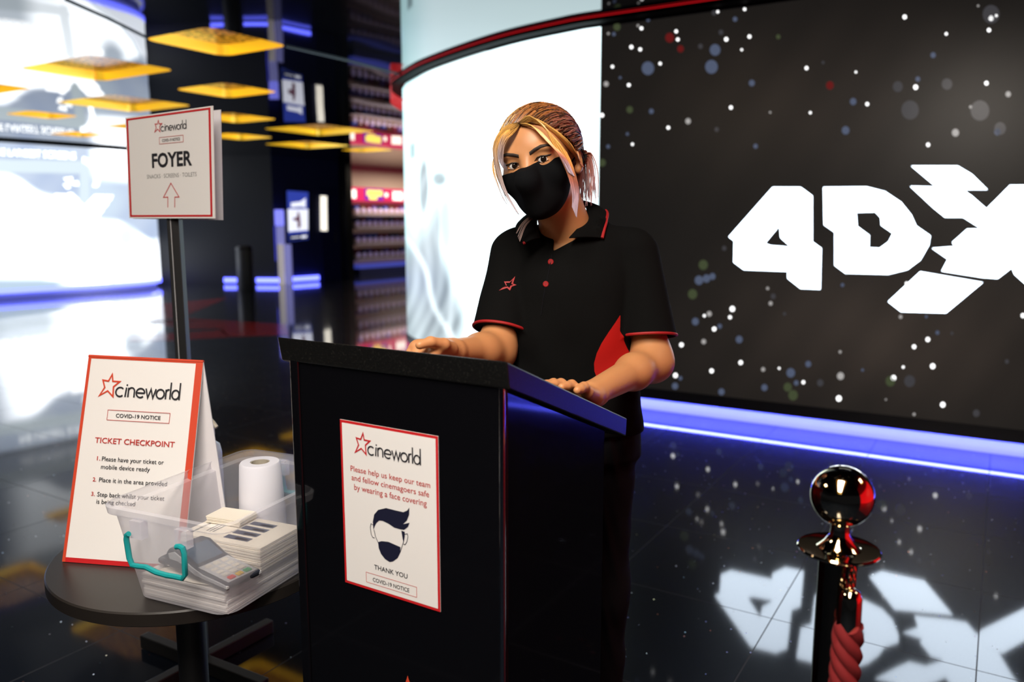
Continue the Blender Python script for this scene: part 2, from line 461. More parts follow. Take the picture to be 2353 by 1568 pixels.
# ------------------------------------------------------------------ polylines in plan (curved screens)
def catmull(pts, n=12):
    P = [Vector(p) for p in pts]; P = [P[0] * 2 - P[1]] + P + [P[-1] * 2 - P[-2]]
    out = []
    for i in range(1, len(P) - 2):
        for k in range(n):
            t = k / n
            out.append(.5 * ((2 * P[i]) + (P[i + 1] - P[i - 1]) * t + (2 * P[i - 1] - 5 * P[i] + 4 * P[i + 1] - P[i + 2]) * t * t + (3 * P[i] - P[i - 1] - 3 * P[i + 1] + P[i + 2]) * t ** 3))
    out.append(P[-2].copy())
    return out
class Curve2:
    def __init__(s, pts, side):
        s.p = pts; s.side = side
        s.L = [0]
        for a, b in zip(pts, pts[1:]): s.L.append(s.L[-1] + (b - a).length)
    def at(s, d, off=0.0):
        d = min(max(d, 0), s.L[-1] - 1e-6)
        import bisect
        i = min(bisect.bisect_right(s.L, d) - 1, len(s.p) - 2)
        t = (d - s.L[i]) / (s.L[i + 1] - s.L[i])
        q = s.p[i].lerp(s.p[i + 1], t)
        if off:
            n = s.normal(d); q = q + n * off
        return q
    def normal(s, d):
        a = s.at(d - .03); b = s.at(d + .03); t = (b - a).normalized()
        return Vector((t.y, -t.x)) * s.side
    def hit(s, u, v):
        d = ray(u, v); best = None
        for i in range(len(s.p) - 1):
            a, b = s.p[i], s.p[i + 1]; e = b - a
            den = d.x * e.y - d.y * e.x
            if abs(den) < 1e-9: continue
            t = (a.x * e.y - a.y * e.x) / den; w = (a.x * d.y - a.y * d.x) / den
            if t > 0 and 0 <= w <= 1 and (best is None or t < best[0]): best = (t, s.L[i] + w * e.length)
        if best is None: return None
        return best[1], CAMZ + d.z * best[0]
    def offset(s, off, step=.08):
        n = max(2, int(s.L[-1] / step)); return [s.at(s.L[-1] * k / n, off) for k in range(n + 1)]
def ribbon(mb, pts, z0, z1, mi=0, smooth=True):
    n = len(pts)
    vs = [(p.x, p.y, z0) for p in pts] + [(p.x, p.y, z1) for p in pts]
    mb.add(vs, [(i, i + 1, n + i + 1, n + i) for i in range(n - 1)], mi, smooth)
def band(mb, a, b, z, mi=0):
    n = len(a)
    mb.add([(p.x, p.y, z) for p in a] + [(p.x, p.y, z) for p in b], [(i, i + 1, n + i + 1, n + i) for i in range(n - 1)], mi, False)

# ================================================================== LARGE STRUCTURE
fl = MB(); fl.poly([(-16, -4, 0), (7, -4, 0), (7, 25, 0), (-16, 25, 0)])
struct(fl.build('floor', M['floor']))

def grid2(b, a):   # hall grid (along the tiles) to plan
    t = .55
    return Vector((b * math.cos(t) + a * math.sin(t), -b * math.sin(t) + a * math.cos(t)))
K = (CEIL - CAMZ) / 1.47
coffers = [  # b0,b1,a0,a1 measured for every recessed light in view
    (-6.13, -5.30, 4.22, 5.03), (-8.32, -7.08, 4.35, 5.22), (-8.12, -7.25, 5.94, 6.70), (-10.5, -9.40, 4.2, 5.08),
    (-10.27, -9.03, 5.79, 6.88), (-11.98, -11.30, 6.03, 6.72), (-12.23, -11.2, 7.57, 8.5), (-10.07, -9.17, 7.55, 8.43),
    (-12.1, -11.22, 9.3, 10.2), (-10.32, -9.03, 9.14, 10.4), (-12.35, -11.15, 10.94, 12.1), (-11.98, -11.05, 12.65, 13.3), (-14.06, -13.3, 7.77, 8.4)]
coffers = [tuple(K * x for x in c) for c in coffers]
near = []
for (x, y, s, s2) in ((-.75, -.75, .9, 3.6), (-2.4, 1.6, .8, .8), (2.6, 1.2, .8, .8)):
    t = .55; b = x * math.cos(t) - y * math.sin(t); a = x * math.sin(t) + y * math.cos(t)
    near.append((b - s / 2, b + s / 2, a - s2 / 2, a + s2 / 2))
def rrect(b0, b1, a0, a1, r, n=6):
    out = []
    for cx, cy, s in ((b1 - r, a1 - r, 0), (b0 + r, a1 - r, 90), (b0 + r, a0 + r, 180), (b1 - r, a0 + r, 270)):
        for k in range(n + 1):
            w = math.radians(s + 90 * k / n); out.append(grid2(cx + r * math.cos(w), cy + r * math.sin(w)))
    return out
CR = .11
cu = bpy.data.curves.new('ceiling_outline', 'CURVE'); cu.dimensions = '2D'; cu.fill_mode = 'BOTH'
def spl(pts):
    s = cu.splines.new('POLY'); s.points.add(len(pts) - 1)
    for p, q in zip(s.points, pts): p.co = (q[0], q[1], 0, 1)
    s.use_cyclic_u = True
spl([(-16, -4), (7, -4), (7, 25), (-16, 25)])
for c in coffers + near: spl(rrect(*c, CR))
ob = bpy.data.objects.new('ceiling_outline', cu); COL.objects.link(ob)
dg = bpy.context.evaluated_depsgraph_get(); dg.update()
me = bpy.data.meshes.new_from_object(ob.evaluated_get(dg)); me.name = 'ceiling'
bpy.data.objects.remove(ob)
me.materials.clear(); me.materials.append(M['ceiling'])
ceil = bpy.data.objects.new('ceiling', me); COL.objects.link(ceil); ceil.location = (0, 0, CEIL); struct(ceil)
# slim joint between two ceiling films
jm = MB(); jp = [atZ(u, v, CEIL - .004) for u, v in ((150, 0), (245, 42), (338, 88))]
jm.tube(jp, .007, 6); jp = [atZ(u, v, CEIL - .004) for u, v in ((656, 107), (800, 140), (928, 174))]; jm.tube(jp, .007, 6)
struct(jm.build('trim_1', M['seam']))

# back walls
def wallseg(mb, pts, z0, z1, th=.12, mi=0):
    for (x0, y0), (x1, y1) in zip(pts, pts[1:]):
        d = Vector((x1 - x0, y1 - y0)).normalized(); n = Vector((-d.y, d.x)) * th
        mb.prism([(x0, y0, z0), (x1, y1, z0), (x1 + n.x, y1 + n.y, z0), (x0 + n.x, y0 + n.y, z0)], (0, 0, z1 - z0), mi)
WA, WB, WC = (-8.4, 17.25), (-5.02, 16.95), (-3.72, 18.55)
w = MB(); wallseg(w, [WA, WB], 0, CEIL); struct(w.build('wall_back', M['darkwall']))
w = MB(); wallseg(w, [WB, WC], 0, CEIL); struct(w.build('wall_angled', M['navy']))
w = MB(); w.prism([(-3.95, 18.36, 0), (-3.70, 18.10, 0), (-3.62, 18.32, 0), (-3.82, 18.52, 0)], (0, 0, CEIL)); struct(w.build('wall_end', M['black']))
w = MB(); wallseg(w, [(-4.9, 19.75), (-1.9, 23.4)], 0, CEIL); struct(w.build('wall_alcove', M['beige']))
w = MB(); wallseg(w, [(-1.9, 23.4), (3.0, 24.0)], 0, CEIL); struct(w.build('wall_far', M['darkwall']))
w = MB(); w.prism([(4.9, 3.05, 0), (4.9, -3.5, 0), (5.0, -3.5, 0), (5.0, 3.05, 0)], (0, 0, CEIL))
M['redwall'].node_tree.nodes['Principled BSDF'].inputs['Emission Color'].default_value = (1, .008, .015, 1)
M['redwall'].node_tree.nodes['Principled BSDF'].inputs['Emission Strength'].default_value = .7
struct(w.build('wall_right', M['redwall']))  # unseen wall, given a red glow for the red reflections and rim light

# red star inlaid in the stone far behind the stand
st = MB()
def fpoly(mb, pts, z=.0015, mi=0):
    mb.prism([atZ(u, v, 0.0) for u, v in pts], (0, 0, z), mi)
c8 = lambda X, Y: (X / 3.361, 640 + Y / 3.361)
for P in ([(1130, 210), (1440, 180), (1755, 150), (1440, 285), (1120, 340)], [(1100, 345), (1440, 305), (1640, 320), (1700, 385), (1440, 390), (1100, 330)],
          [(1640, 320), (2200, 355), (2230, 435), (1760, 452), (1700, 400), (1700, 385)], [(1000, 440), (1440, 418), (1720, 398), (1765, 452), (1440, 472), (1000, 490)]):
    fpoly(st, [c8(*p) for p in P])
struct(st.build('floor_inlay', M['floor_red']))

# ------------------------------------------------------------------ curved video walls
def emis(name, c, s=1.0):
    return mat(name, (0, 0, 0), .25, emit=c, es=s)
M['led_white'] = emis('lit_white_letters', (.74, .86, 1.0), 6.5)
M['ringblack'] = mat('matt_black_ring', (.004, .004, .004), .7, spec=.1)
M['star_b'] = emis('lit_star_bright', (1, 1, 1), 2.2)
M['star_m'] = emis('lit_star_soft', (.75, .72, .70), .55)
M['star_u'] = emis('lit_star_blue', (.10, .125, .20), .8)
M['star_g'] = emis('lit_star_green', (.075, .095, .045), .7)
M['star_r'] = emis('lit_star_red', (.16, .012, .012), .8)
M['star_f'] = emis('lit_star_faint', (.06, .058, .065), .8)
M['pict'] = attr_color(mat('video_picture', (0, 0, 0), .3), 'Col', True, 1.0)

def sstep(a, b, x):
    t = min(max((x - a) / (b - a), 0), 1); return t * t * (3 - 2 * t)
def mixc(a, b, t): return tuple(x * (1 - t) + y * t for x, y in zip(a, b))
def vnoise(x, y, seed=0):
    return (math.sin(x * 1.7 + seed) * math.cos(y * 1.3 - seed * 2) + math.sin(x * .6 - y * .9 + seed * 3) + math.cos(x * 2.9 + y * 2.1)) / 3

RS = catmull([(-.3, 10.0), (-.80, 9.65), (-1.04, 9.1), (-1.11, 8.5), (-1.06, 8.1), (-.87, 7.62), (-.67, 7.2), (-.30, 6.62), (.07, 6.14), (.50, 5.73)], 10)
RS += [Vector((.5 + (4.6 - .5) * k / 30, 5.73 + (3.25 - 5.73) * k / 30)) for k in range(1, 31)]
RC = Curve2(RS, 1)
ZB, ZT = .175, 2.635
def paint_white(u, v):
    c = (1.75, 2.2, 2.28)
    c = mixc(c, (1.0, 1.6, 1.65), sstep(1010, 925, u))
    g = 0
    edge = 560 + 3.0 * (u - 1010) if u > 1010 else 560 - 2.2 * (u - 940) * .6
    g = max(g, sstep(edge - 90, edge + 60, v) * sstep(1095, 1050, u + 12 * math.sin(v * .05)))
    d = math.hypot((u - 974) / 12, (v - 430) / 75); g = max(g, sstep(1.2, .6, d))
    d = math.hypot((u - 1010) / 20, (v - 412) / 20); g = max(g, .9 * sstep(1.25, .5, d))
    d = math.hypot((u - 1022) / 24, (v - 520) / 100); g = max(g, .65 * sstep(1.3, .4, d))
    d = math.hypot((u - 1112) / 10, (v - 550) / 24); g = max(g, .35 * sstep(1.3, .3, d))
    s = .5 + .5 * vnoise(u / 13 + 1.5 * math.sin(v / 60), v / 46, 1.3)
    gray = mixc((.10, .13, .15), (.60, .70, .74), s)
    ln = math.exp(-((u - 945 - (v - 560) * .42 - 8 * math.sin(v / 30)) / 7) ** 2) + math.exp(-((u - 1050 + (v - 600) * .12) / 9) ** 2) * .7
    gray = mixc(gray, (1.1, 1.25, 1.3), min(1, .8 * ln))
    c = mixc(c, gray, min(1, g * .95))
    if u < 955 and (abs(v - 345) < 16 and abs(u - 948) < 6 or abs(v - 45) < 30): c = mixc(c, (.25, .4, .42), .8)
    return c
def paint_black(u, v):
    g = math.exp(-(((u - 2050) / 420) ** 2 + ((v - 760) / 190) ** 2)) + .55 * math.exp(-(((u - 1950) / 500) ** 2 + ((v - 230) / 200) ** 2))
    n = .8 + .25 * vnoise(u / 60, v / 60, 4)
    c = mixc((.0095, .0085, .0078), (.042, .032, .026), min(1, g) * n)
    return c
s_b = RC.hit(1374, 500)[0]
def display_grid(mb, cols, C, s0, s1, z0, z1, ds, dz, paint, off=0.0, mi=0):
    nu = int((s1 - s0) / ds) + 1; nv = int((z1 - z0) / dz) + 1
    vs = []
    for j in range(nv + 1):
        for i in range(nu + 1):
            p = C.at(s0 + (s1 - s0) * i / nu, off); z = z0 + (z1 - z0) * j / nv
            vs.append((p.x, p.y, z)); cols.append((*paint(*project((p.x, p.y, z))), 1))
    fs = [(j * (nu + 1) + i, j * (nu + 1) + i + 1, (j + 1) * (nu + 1) + i + 1, (j + 1) * (nu + 1) + i) for j in range(nv) for i in range(nu)]
    mb.add(vs, fs, mi, True)
def on_screen(C, u, v, off):
    s, z = C.hit(u, v); p = C.at(s, off); return Vector((p.x, p.y, z))
from mathutils.geometry import tessellate_polygon
def screen_poly(mb, cols, C, px, mi, off=.004, holes=()):
    loops = [[Vector((u, v, 0)) for u, v in L] for L in (px, *holes)]
    tri = tessellate_polygon(loops); flat = [q for L in loops for q in L]
    mb.add([on_screen(C, q.x, q.y, off) for q in flat], [tuple(t) for t in tri], mi)
    cols += [(0, 0, 0, 1)] * len(flat)
def screen_disc(mb, cols, C, u, v, r, mi, off=.003, asp=1.1):
    screen_poly(mb, cols, C, [(u + r * math.cos(2 * PI * k / 14), v + r * asp * math.sin(2 * PI * k / 14)) for k in range(14)], mi, off)

vw = thing('video_wall', 'huge curved video wall showing large white 4DX lettering and stars on black beside a white picture', 'video wall', (1.5, 5.2, 0))
d = MB(); cols = []
display_grid(d, cols, RC, 0.0, s_b, ZB, ZT, .035, .035, paint_white)
display_grid(d, cols, RC, s_b, RC.L[-1], ZB, ZT, .08, .08, paint_black)
c6 = lambda L: [(1550 + X / 2.036, 330 + Y / 2.036) for X, Y in L]
four = c6([(255, 437), (460, 205), (590, 205), (645, 245), (645, 460), (687, 490), (682, 682), (590, 678), (530, 630), (530, 598), (325, 590), (278, 555), (280, 455)])
four_h = c6([(422, 468), (492, 383), (497, 440), (548, 486), (505, 482), (450, 478)])
dee = c6([(697, 205), (900, 203), (985, 225), (1060, 275), (1108, 335), (1130, 385), (1197, 432), (1190, 475), (1150, 545), (1090, 590), (1000, 612), (800, 607), (750, 570), (750, 415), (700, 380)])
dee_h = c6([(850, 322), (940, 320), (965, 347), (967, 382), (1022, 420), (1002, 460), (960, 490), (910, 488), (912, 430), (855, 388)])
screen_poly(d, cols, RC, four, 1, .004, (four_h,)); screen_poly(d, cols, RC, dee, 1, .004, (dee_h,))
for L in ([(1108, 105), (1325, 105), (1392, 145), (1464, 216), (1240, 216)], [(1103, 200), (1335, 205), (1390, 245), (1505, 345), (1440, 402), (1350, 345), (1265, 345), (1210, 300)],
          [(1455, 310), (1570, 195), (2000, 195), (1800, 402), (1435, 402), (1505, 345)], [(1300, 462), (1370, 400), (1800, 400), (1700, 515), (1545, 530), (1280, 542), (1205, 490), (1310, 482)],
          [(1280, 540), (1560, 528), (1592, 570), (1512, 632), (1440, 627), (1250, 597)], [(1000, 740), (1150, 600), (1442, 650), (1270, 793), (1060, 787)],
          [(1556, 528), (1720, 515), (1990, 790), (1790, 790), (1590, 612)]):
    screen_poly(d, cols, RC, c6(L), 1)
c7 = lambda X, Y: (1380 + X / 2.418, Y / 2.418)
stars = [(229, 38, 9, 2), (652, 66, 8, 2), (801, 52, 9, 2), (209, 143, 8, 3), (228, 158, 10, 2), (421, 175, 10, 2), (430, 220, 10, 2), (699, 219, 12, 2), (828, 204, 11, 2), (172, 262, 11, 2), (221, 275, 10, 2), (785, 277, 7, 2), (332, 354, 9, 2),
         (67, 371, 9, 2), (158, 473, 10, 2), (1690, 95, 13, 2), (1921, 189, 9, 2), (2170, 103, 16, 2), (2158, 168, 12, 2), (2199, 88, 8, 2), (2098, 33, 7, 3), (1145, 379, 11, 2), (1419, 401, 7, 2), (1751, 485, 15, 2), (2144, 463, 13, 2), (1482, 579, 11, 2),
         (725, 598, 11, 2), (1166, 627, 8, 2), (943, 625, 7, 3), (377, 710, 10, 2), (178, 802, 8, 2), (1820, 805, 12, 2), (2265, 524, 18, 3), (2056, 595, 10, 3), (9, 641, 12, 2), (487, 674, 18, 3), (264, 380, 42, 4), (637, 278, 36, 4), (617, 372, 43, 4),
         (841, 462, 20, 4), (1404, 565, 22, 4), (1362, 725, 26, 4), (1972, 738, 24, 3), (1720, 612, 60, 7), (2108, 615, 64, 7), (2170, 80, 58, 7), (1925, 468, 36, 7), (1652, 482, 34, 7), (163, 610, 22, 5), (92, 150, 24, 5), (988, 205, 15, 5), (1275, 475, 26, 6),
         (385, 210, 30, 6), (445, 272, 22, 6), (283, 619, 16, 4), (110, 432, 9, 4), (32, 467, 16, 3), (862, 813, 15, 4), (150, 745, 10, 4), (43, 815, 12, 4), (646, 720, 15, 7), (1763, 440, 16, 4), (1848, 307, 18, 4), (2220, 715, 40, 7), (2205, 733, 22, 4), (748, 107, 15, 4),
         (670, 180, 16, 7), (265, 112, 11, 4), (303, 90, 15, 7), (632, 72, 16, 7), (75, 190, 12, 4), (44, 187, 8, 3), (1237, 348, 10, 7), (556, 258, 16, 7), (10, 905, 24, 5)]
for X, Y, r, k in stars: u, v = c7(X, Y); screen_disc(d, cols, RC, u, v, r / 2.418 * .82, k)
stars6 = [(271, 774, 14, 2), (140, 806, 7, 2), (260, 813, 9, 2), (186, 868, 11, 2), (33, 942, 11, 2), (137, 927, 13, 3), (310, 1025, 11, 2), (174, 1064, 11, 2), (415, 1057, 11, 3), (490, 1052, 6, 2), (544, 1073, 25, 4), (626, 1032, 17, 4), (603, 1117, 9, 2), (570, 1120, 14, 4),
          (775, 975, 8, 3), (777, 1088, 20, 3), (682, 1120, 19, 7), (769, 1193, 15, 2), (530, 1140, 24, 5), (555, 1178, 28, 5), (421, 1142, 18, 4), (220, 1162, 18, 4), (1070, 1046, 7, 2), (1025, 1097, 14, 2), (1010, 1112, 28, 5), (1208, 1042, 14, 2), (1185, 917, 12, 2),
          (1121, 951, 11, 2), (1058, 811, 10, 3), (1086, 655, 9, 2), (786, 662, 10, 4), (1298, 888, 9, 7), (1230, 885, 11, 4), (1100, 1112, 32, 7), (1255, 1222, 14, 2), (1121, 1267, 8, 3), (989, 1198, 5, 3), (1412, 1262, 20, 7), (1555, 1020, 12, 7), (1630, 805, 12, 2),
          (1178, 810, 8, 4), (880, 1060, 8, 4), (303, 917, 20, 4), (212, 855, 13, 4), (98, 833, 20, 4), (163, 797, 14, 3), (450, 748, 11, 3), (462, 715, 15, 7), (436, 678, 8, 3), (85, 705, 27, 5), (135, 568, 27, 5), (115, 640, 25, 4), (150, 632, 22, 4), (178, 622, 18, 4), (233, 490, 13, 7),
          (5, 1085, 12, 2), (28, 1098, 11, 4), (3, 1135, 18, 4), (515, 797, 9, 7), (1187, 8, 11, 2), (380, 13, 15, 4)]
for X, Y, r, k in stars6:
    u, v = 1550 + X / 2.036, 330 + Y / 2.036
    if v > 420 and u > 1550: screen_disc(d, cols, RC, u, v, r / 2.036 * .8, k)
d.build('display', [M['pict'], M['led_white'], M['star_b'], M['star_m'], M['star_u'], M['star_g'], M['star_r'], M['star_f']], vw, cols=cols)
# cabinet: lip under the picture, kickboard, light strip, trim ring under the ceiling
lip = RC.offset(.012); lipi = RC.offset(-.12)
t = MB(); ribbon(t, lip, ZB - .075, ZB); band(t, lipi, lip, ZB - .075); t.build('lower_lip', M['black'], vw)
kb = MB(); ribbon(kb, RC.offset(-.09), 0.0, ZB - .075); kb.build('kickboard', M['plinth'], vw)
ls = MB(); band(ls, RC.offset(-.055), RC.offset(-.012), ZB - .0765); ls.build('light_strip', M['blue_led'], vw)
# the ring stands proud of the picture; its outer edge glows red
n0 = RC.offset(.12); n1 = RC.offset(.02)
tr = MB(); ribbon(tr, RC.offset(.02), ZT, CEIL); band(tr, n0, n1, ZT + .012); ribbon(tr, n0, ZT + .012, CEIL - .006); tr.build('ceiling_ring', M['ringblack'], vw)
rr_ = MB(); ribbon(rr_, RC.offset(.122), CEIL - .009, CEIL - .002); rr_.build('red_edge_light', M['red_led'], vw)
cut_s = RC.hit(940, 500)[0] - .12
back0 = [RC.at(cut_s * k / 30, .124) for k in range(31)]; back1 = [RC.at(cut_s * k / 30, .0) for k in range(31)]
bk = MB(); ribbon(bk, back0, ZT - .12, ZT + .012); band(bk, back0, back1, ZT - .12); bk.build('red_cove', M['red_led'], vw)

LS = catmull([(-12.6, 9.0), (-10.6, 11.4), (-9.3, 12.85), (-8.62, 13.62), (-7.95, 14.4), (-7.38, 15.15), (-7.13, 15.75), (-7.2, 16.35), (-7.7, 17.0)], 10)
LC = Curve2(LS, 1)
XP = [(X / 3.92, 320 + Y / 3.92) for X, Y in [(478, 490), (655, 490), (755, 600), (860, 500), (1028, 502), (890, 703), (1055, 885), (1060, 920), (870, 920), (760, 800), (650, 920), (470, 920), (640, 700)]]
def inpoly(u, v, P):
    r = False
    for (a, b), (c, d) in zip(P, P[1:] + P[:1]):
        if (b > v) != (d > v) and u < a + (v - b) / (d - b) * (c - a): r = not r
    return r
def paint_left(u, v):
    pale = mixc((.50, .61, .84), (.70, .80, .95), .5 + .5 * vnoise(u / 40, v / 40, 2)); white = (3.6, 3.8, 4.0); fr = (.80, .93, 1.0)
    c = pale
    c = mixc(c, white, sstep(-12, 14, v - (400 + .43 * u) + 6 * math.sin(u * .05)) * sstep(-40, 60, u + 40))
    c = mixc(c, white, sstep(195, 250, u) * sstep(430, 380, v))
    d = math.hypot((u - 230) / 60, (v - 460) / 60); c = mixc(c, (.72, .86, 1.0), .85 * sstep(1.25, .4, d))
    d = math.hypot((u - 290) / 34, (v - 545) / 40); c = mixc(c, (.68, .82, 1.0), .9 * sstep(1.25, .3, d))
    k = sstep(575, 600, v) * sstep(150, 90, u); c = mixc(c, (.70, .85, 1.0), .8 * k)
    k = sstep(640, 650, v - .0 * u) * sstep(210, 120, u); c = mixc(c, (.55, .70, .85), k)
    inf = 0
    if u < 206: inf = max(inf, sstep(364, 369, v - .02 * u) * sstep(398, 393, v - .02 * u), sstep(614, 619, v) * sstep(642, 637, v))
    if 376 < v < 640: inf = max(inf, sstep(181, 186, u) * sstep(207, 202, u))
    c = mixc(c, fr, inf * (1 if v < 480 else .5))
    d = math.hypot((u - 178), (v - 410)); 
    if u > 190 and v < 430: c = mixc(c, white, sstep(38, 42, d) * sstep(52, 48, d))
    d = math.hypot((u - 175) / 180, (v - 530) / 137)
    if u > 200 and v > 545: c = mixc(c, (.9, 1.1, 1.3), .8 * sstep(.975, .99, d) * sstep(1.03, 1.0, d)); c = mixc(c, (1.3, 1.4, 1.6), .7 * sstep(1.01, 1.04, d))
    if inpoly(u, v, XP): c = (3.2, 3.3, 3.4)
    return c
vl = thing('video_wall', 'bright blue-white curved video wall at the far left with the words THE LARGEST SCREENS', 'video wall', (-8.5, 13.8, 0))
d = MB(); cols = []
display_grid(d, cols, LC, 0, LC.L[-1], .17, ZT, .025, .025, paint_left)
M['led_soft'] = emis('lit_white_words', (.95, .98, 1.0), 2.6)
def screen_text(mb, cols, C, txt, u0, u1, v00, v01, v10, v11, mi, bold=.02):
    vs, fs, x0, x1, y0, y1 = text_faces(txt, bold)
    for X in vs: pass
    pts = []
    for x, y, z in vs:
        t = (x - x0) / (x1 - x0); q = (y - y0) / (y1 - y0)
        u = u0 + t * (u1 - u0); v = (v01 * (1 - t) + v11 * t) * (1 - q) + (v00 * (1 - t) + v10 * t) * q
        pts.append(on_screen(C, u, v, .006))
    mb.add(pts, fs, mi); cols += [(0, 0, 0, 1)] * len(pts)
screen_text(d, cols, LC, 'THE LARGEST SCREENS', -22, 174, 340, 356, 350, 367, 1)
screen_text(d, cols, LC, 'THE FULLEST', -62, 146, 578, 599, 575, 594, 1)
c2 = lambda L: [(X / 3.92, 320 + Y / 3.92) for X, Y in L]
for e in ([(570, 350), (650, 340), (655, 375), (600, 385)], [(630, 390), (700, 375), (710, 420), (655, 415)], [(565, 405), (615, 400), (635, 440), (600, 448)], [(1050, 735), (1070, 740), (1040, 860), (1015, 860)]):
    screen_poly(d, cols, LC, c2(e), 1, .006)
d.build('display', [M['pict'], M['led_soft']], vl, cols=cols)
kb = MB(); ribbon(kb, LC.offset(-.08), 0, .10); kb.build('kickboard', M['plinth'], vl)
t = MB(); ribbon(t, LC.offset(.01), .10, .17); t.build('light_strip', M['blue_led_far'], vl)
t = MB(); ribbon(t, LC.offset(.012), ZT, CEIL); t.build('ceiling_ring', M['black'], vl)

# ------------------------------------------------------------------ recessed gold ceiling lights
def cork():
    m = bpy.data.materials.new('gold_flake_panel'); m.use_nodes = True
    n, l, b = nodes(m)
    g = n.new('ShaderNodeNewGeometry'); nz = n.new('ShaderNodeTexNoise'); rp = n.new('ShaderNodeValToRGB')
    nz.inputs['Scale'].default_value = 26; nz.inputs['Detail'].default_value = 6
    e = rp.color_ramp.elements; e[0].position = .40; e[0].color = (.05, .012, .002, 1); e[1].position = .66; e[1].color = (1, .52, .06, 1)
    q = e.new(.52); q.color = (.55, .16, .012, 1)
    l.new(g.outputs['Position'], nz.inputs['Vector']); l.new(nz.outputs['Fac'], rp.inputs['Fac'])
    l.new(rp.outputs['Color'], b.inputs['Base Color']); l.new(rp.outputs['Color'], b.inputs['Emission Color']); b.inputs['Emission Strength'].default_value = .38
    b.inputs['Roughness'].default_value = .3
    return m
M['cork'] = cork()
M['goldrim'] = mat('lit_gold_rim', (1.0, .70, .16), .28, metal=.85, emit=(1.0, .64, .03), es=.5)
M['creamstrip'] = mat('cream_tube_light', (.8, .75, .6), .4, emit=(1.0, .88, .62), es=3.0)
names = ['largest and nearest gold light recess in the dark ceiling, right of the left screen', 'gold light recess spanning the dark ceiling edge above the upper left of the screen', 'gold light recess below the nearest one, directly above the foyer sign',
         'gold light recess cut off by the left photo edge, only its right tip seen', 'long gold light recess left of the foyer sign top edge', 'small gold light recess above the reflected words at far left', 'gold light recess half hidden behind the left edge of the foyer sign',
         'gold light recess just right of the foyer sign, the upper of two', 'gold light recess just right of the foyer sign, the lower of two', 'orange gold light recess with a white reflected door light above it', 'cream and gold light recess below the orange one with the door light',
         'smallest cream gold light recess in front of the sweet shelves', 'small gold light recess low above the largest-screens words']
for i, c in enumerate(coffers + near):
    out = rrect(*c, CR); cx, cy = sum(p.x for p in out) / len(out), sum(p.y for p in out) / len(out)
    nearby = i >= len(coffers)
    g = thing('ceiling_light', names[i] if not nearby else ('long gold light recess overhead in front of the lectern', 'gold light recess overhead left of the foyer sign', 'gold light recess overhead right of the barrier post')[i - len(coffers)], 'ceiling light', (cx, cy, CEIL), 'recessed gold ceiling lights')
    dp = .085
    r = MB(); n = len(out); ins = [Vector((cx, cy)) + (p - Vector((cx, cy))) * .985 for p in out]
    r.add([(p.x, p.y, CEIL) for p in out] + [(p.x, p.y, CEIL + dp) for p in ins], [(k, (k + 1) % n, n + (k + 1) % n, n + k) for k in range(n)], 0, True)
    r.build('rim', M['goldrim'], g)
    r = MB(); r.add([(p.x, p.y, CEIL + dp) for p in ins], [tuple(range(n))]); r.build('flake_panel', M['cork'], g)
    if nearby:
        r = MB()
        bm_ = (c[0] + c[1]) / 2
        for q in (.16, .30):
            a = grid2(bm_ + q, c[2] + .12); b2 = grid2(bm_ + q, c[3] - .12)
            r.tube([(a.x, a.y, CEIL + dp - .03), (b2.x, b2.y, CEIL + dp - .03)], .018, 8)
        r.build('tube_light', M['creamstrip'], g)
        ld = bpy.data.lights.new('recess_lamp', 'AREA'); ld.shape = 'RECTANGLE'; ld.size = .6; ld.size_y = min(2.4, c[3] - c[2] - .25)
        ld.energy = (150, 16, 8)[i - len(coffers)]; ld.color = (1, .92, .82)
        lo = bpy.data.objects.new('recess_lamp', ld); COL.objects.link(lo); lo.parent = g; lo.location = (0, 0, .06); lo.rotation_euler = (0, 0, -.55)
        if i == len(coffers): q_ = grid2((c[0] + c[1]) / 2, c[3] - 1.35); lo.location = (q_.x - cx, q_.y - cy, .06)
    else:
        ld = bpy.data.lights.new('recess_lamp', 'AREA'); ld.shape = 'SQUARE'; ld.size = .5; ld.energy = 4; ld.color = (1, .72, .34)
        lo = bpy.data.objects.new('recess_lamp', ld); COL.objects.link(lo); lo.parent = g; lo.location = (0, 0, .10)

# ------------------------------------------------------------------ back of the foyer: wall lights, screen poster, door, totem, bin, sweet shelves
WAB = (Vector((WA[0], WA[1], 0)), Vector((WB[0] - WA[0], WB[1] - WA[1], 0)).normalized()); nAB = Vector((WAB[1].y, -WAB[1].x, 0))
WBC = (Vector((WB[0], WB[1], 0)), Vector((WC[0] - WB[0], WC[1] - WB[1], 0)).normalized()); nBC = Vector((WBC[1].y, -WBC[1].x, 0))
def on_wall(u, v, P, n, off=0): return onplane(u, v, P + n * off, n)
M['navy_strip'] = mat('dark_blue_glow', (.05, .06, .3), .5, emit=(.05, .055, .6), es=.9)
def led_bar(px0, px1, P, n, label):
    a = on_wall(px0, 640, P, n, .05); b = on_wall(px1, 640, P, n, .05); a.z = b.z = 0
    g = thing('wall_light', label, 'light', (a + b) / 2, 'blue floor-level wall lights')
    k = MB(); k.prism([a + n * .0, b + n * .0, b - n * .05, a - n * .05], (0, 0, .03)); k.build('housing', M['black'], g)
    k = MB(); q = n * .002
    k.prism([a + Vector((0, 0, .03)), b + Vector((0, 0, .03)), b - n * .04 + Vector((0, 0, .03)), a - n * .04 + Vector((0, 0, .03))], (0, 0, .10)); k.build('diffuser', M['blue_led_far'], g)
led_bar(514, 542, WAB[0], nAB, 'short blue floor-level wall light left of the dark bin')
led_bar(588, 641, WAB[0], nAB, 'blue floor-level wall light between dark bin and white totem')
led_bar(669, 734, WBC[0], nBC, 'blue floor-level wall light right of the white totem, below the poster')

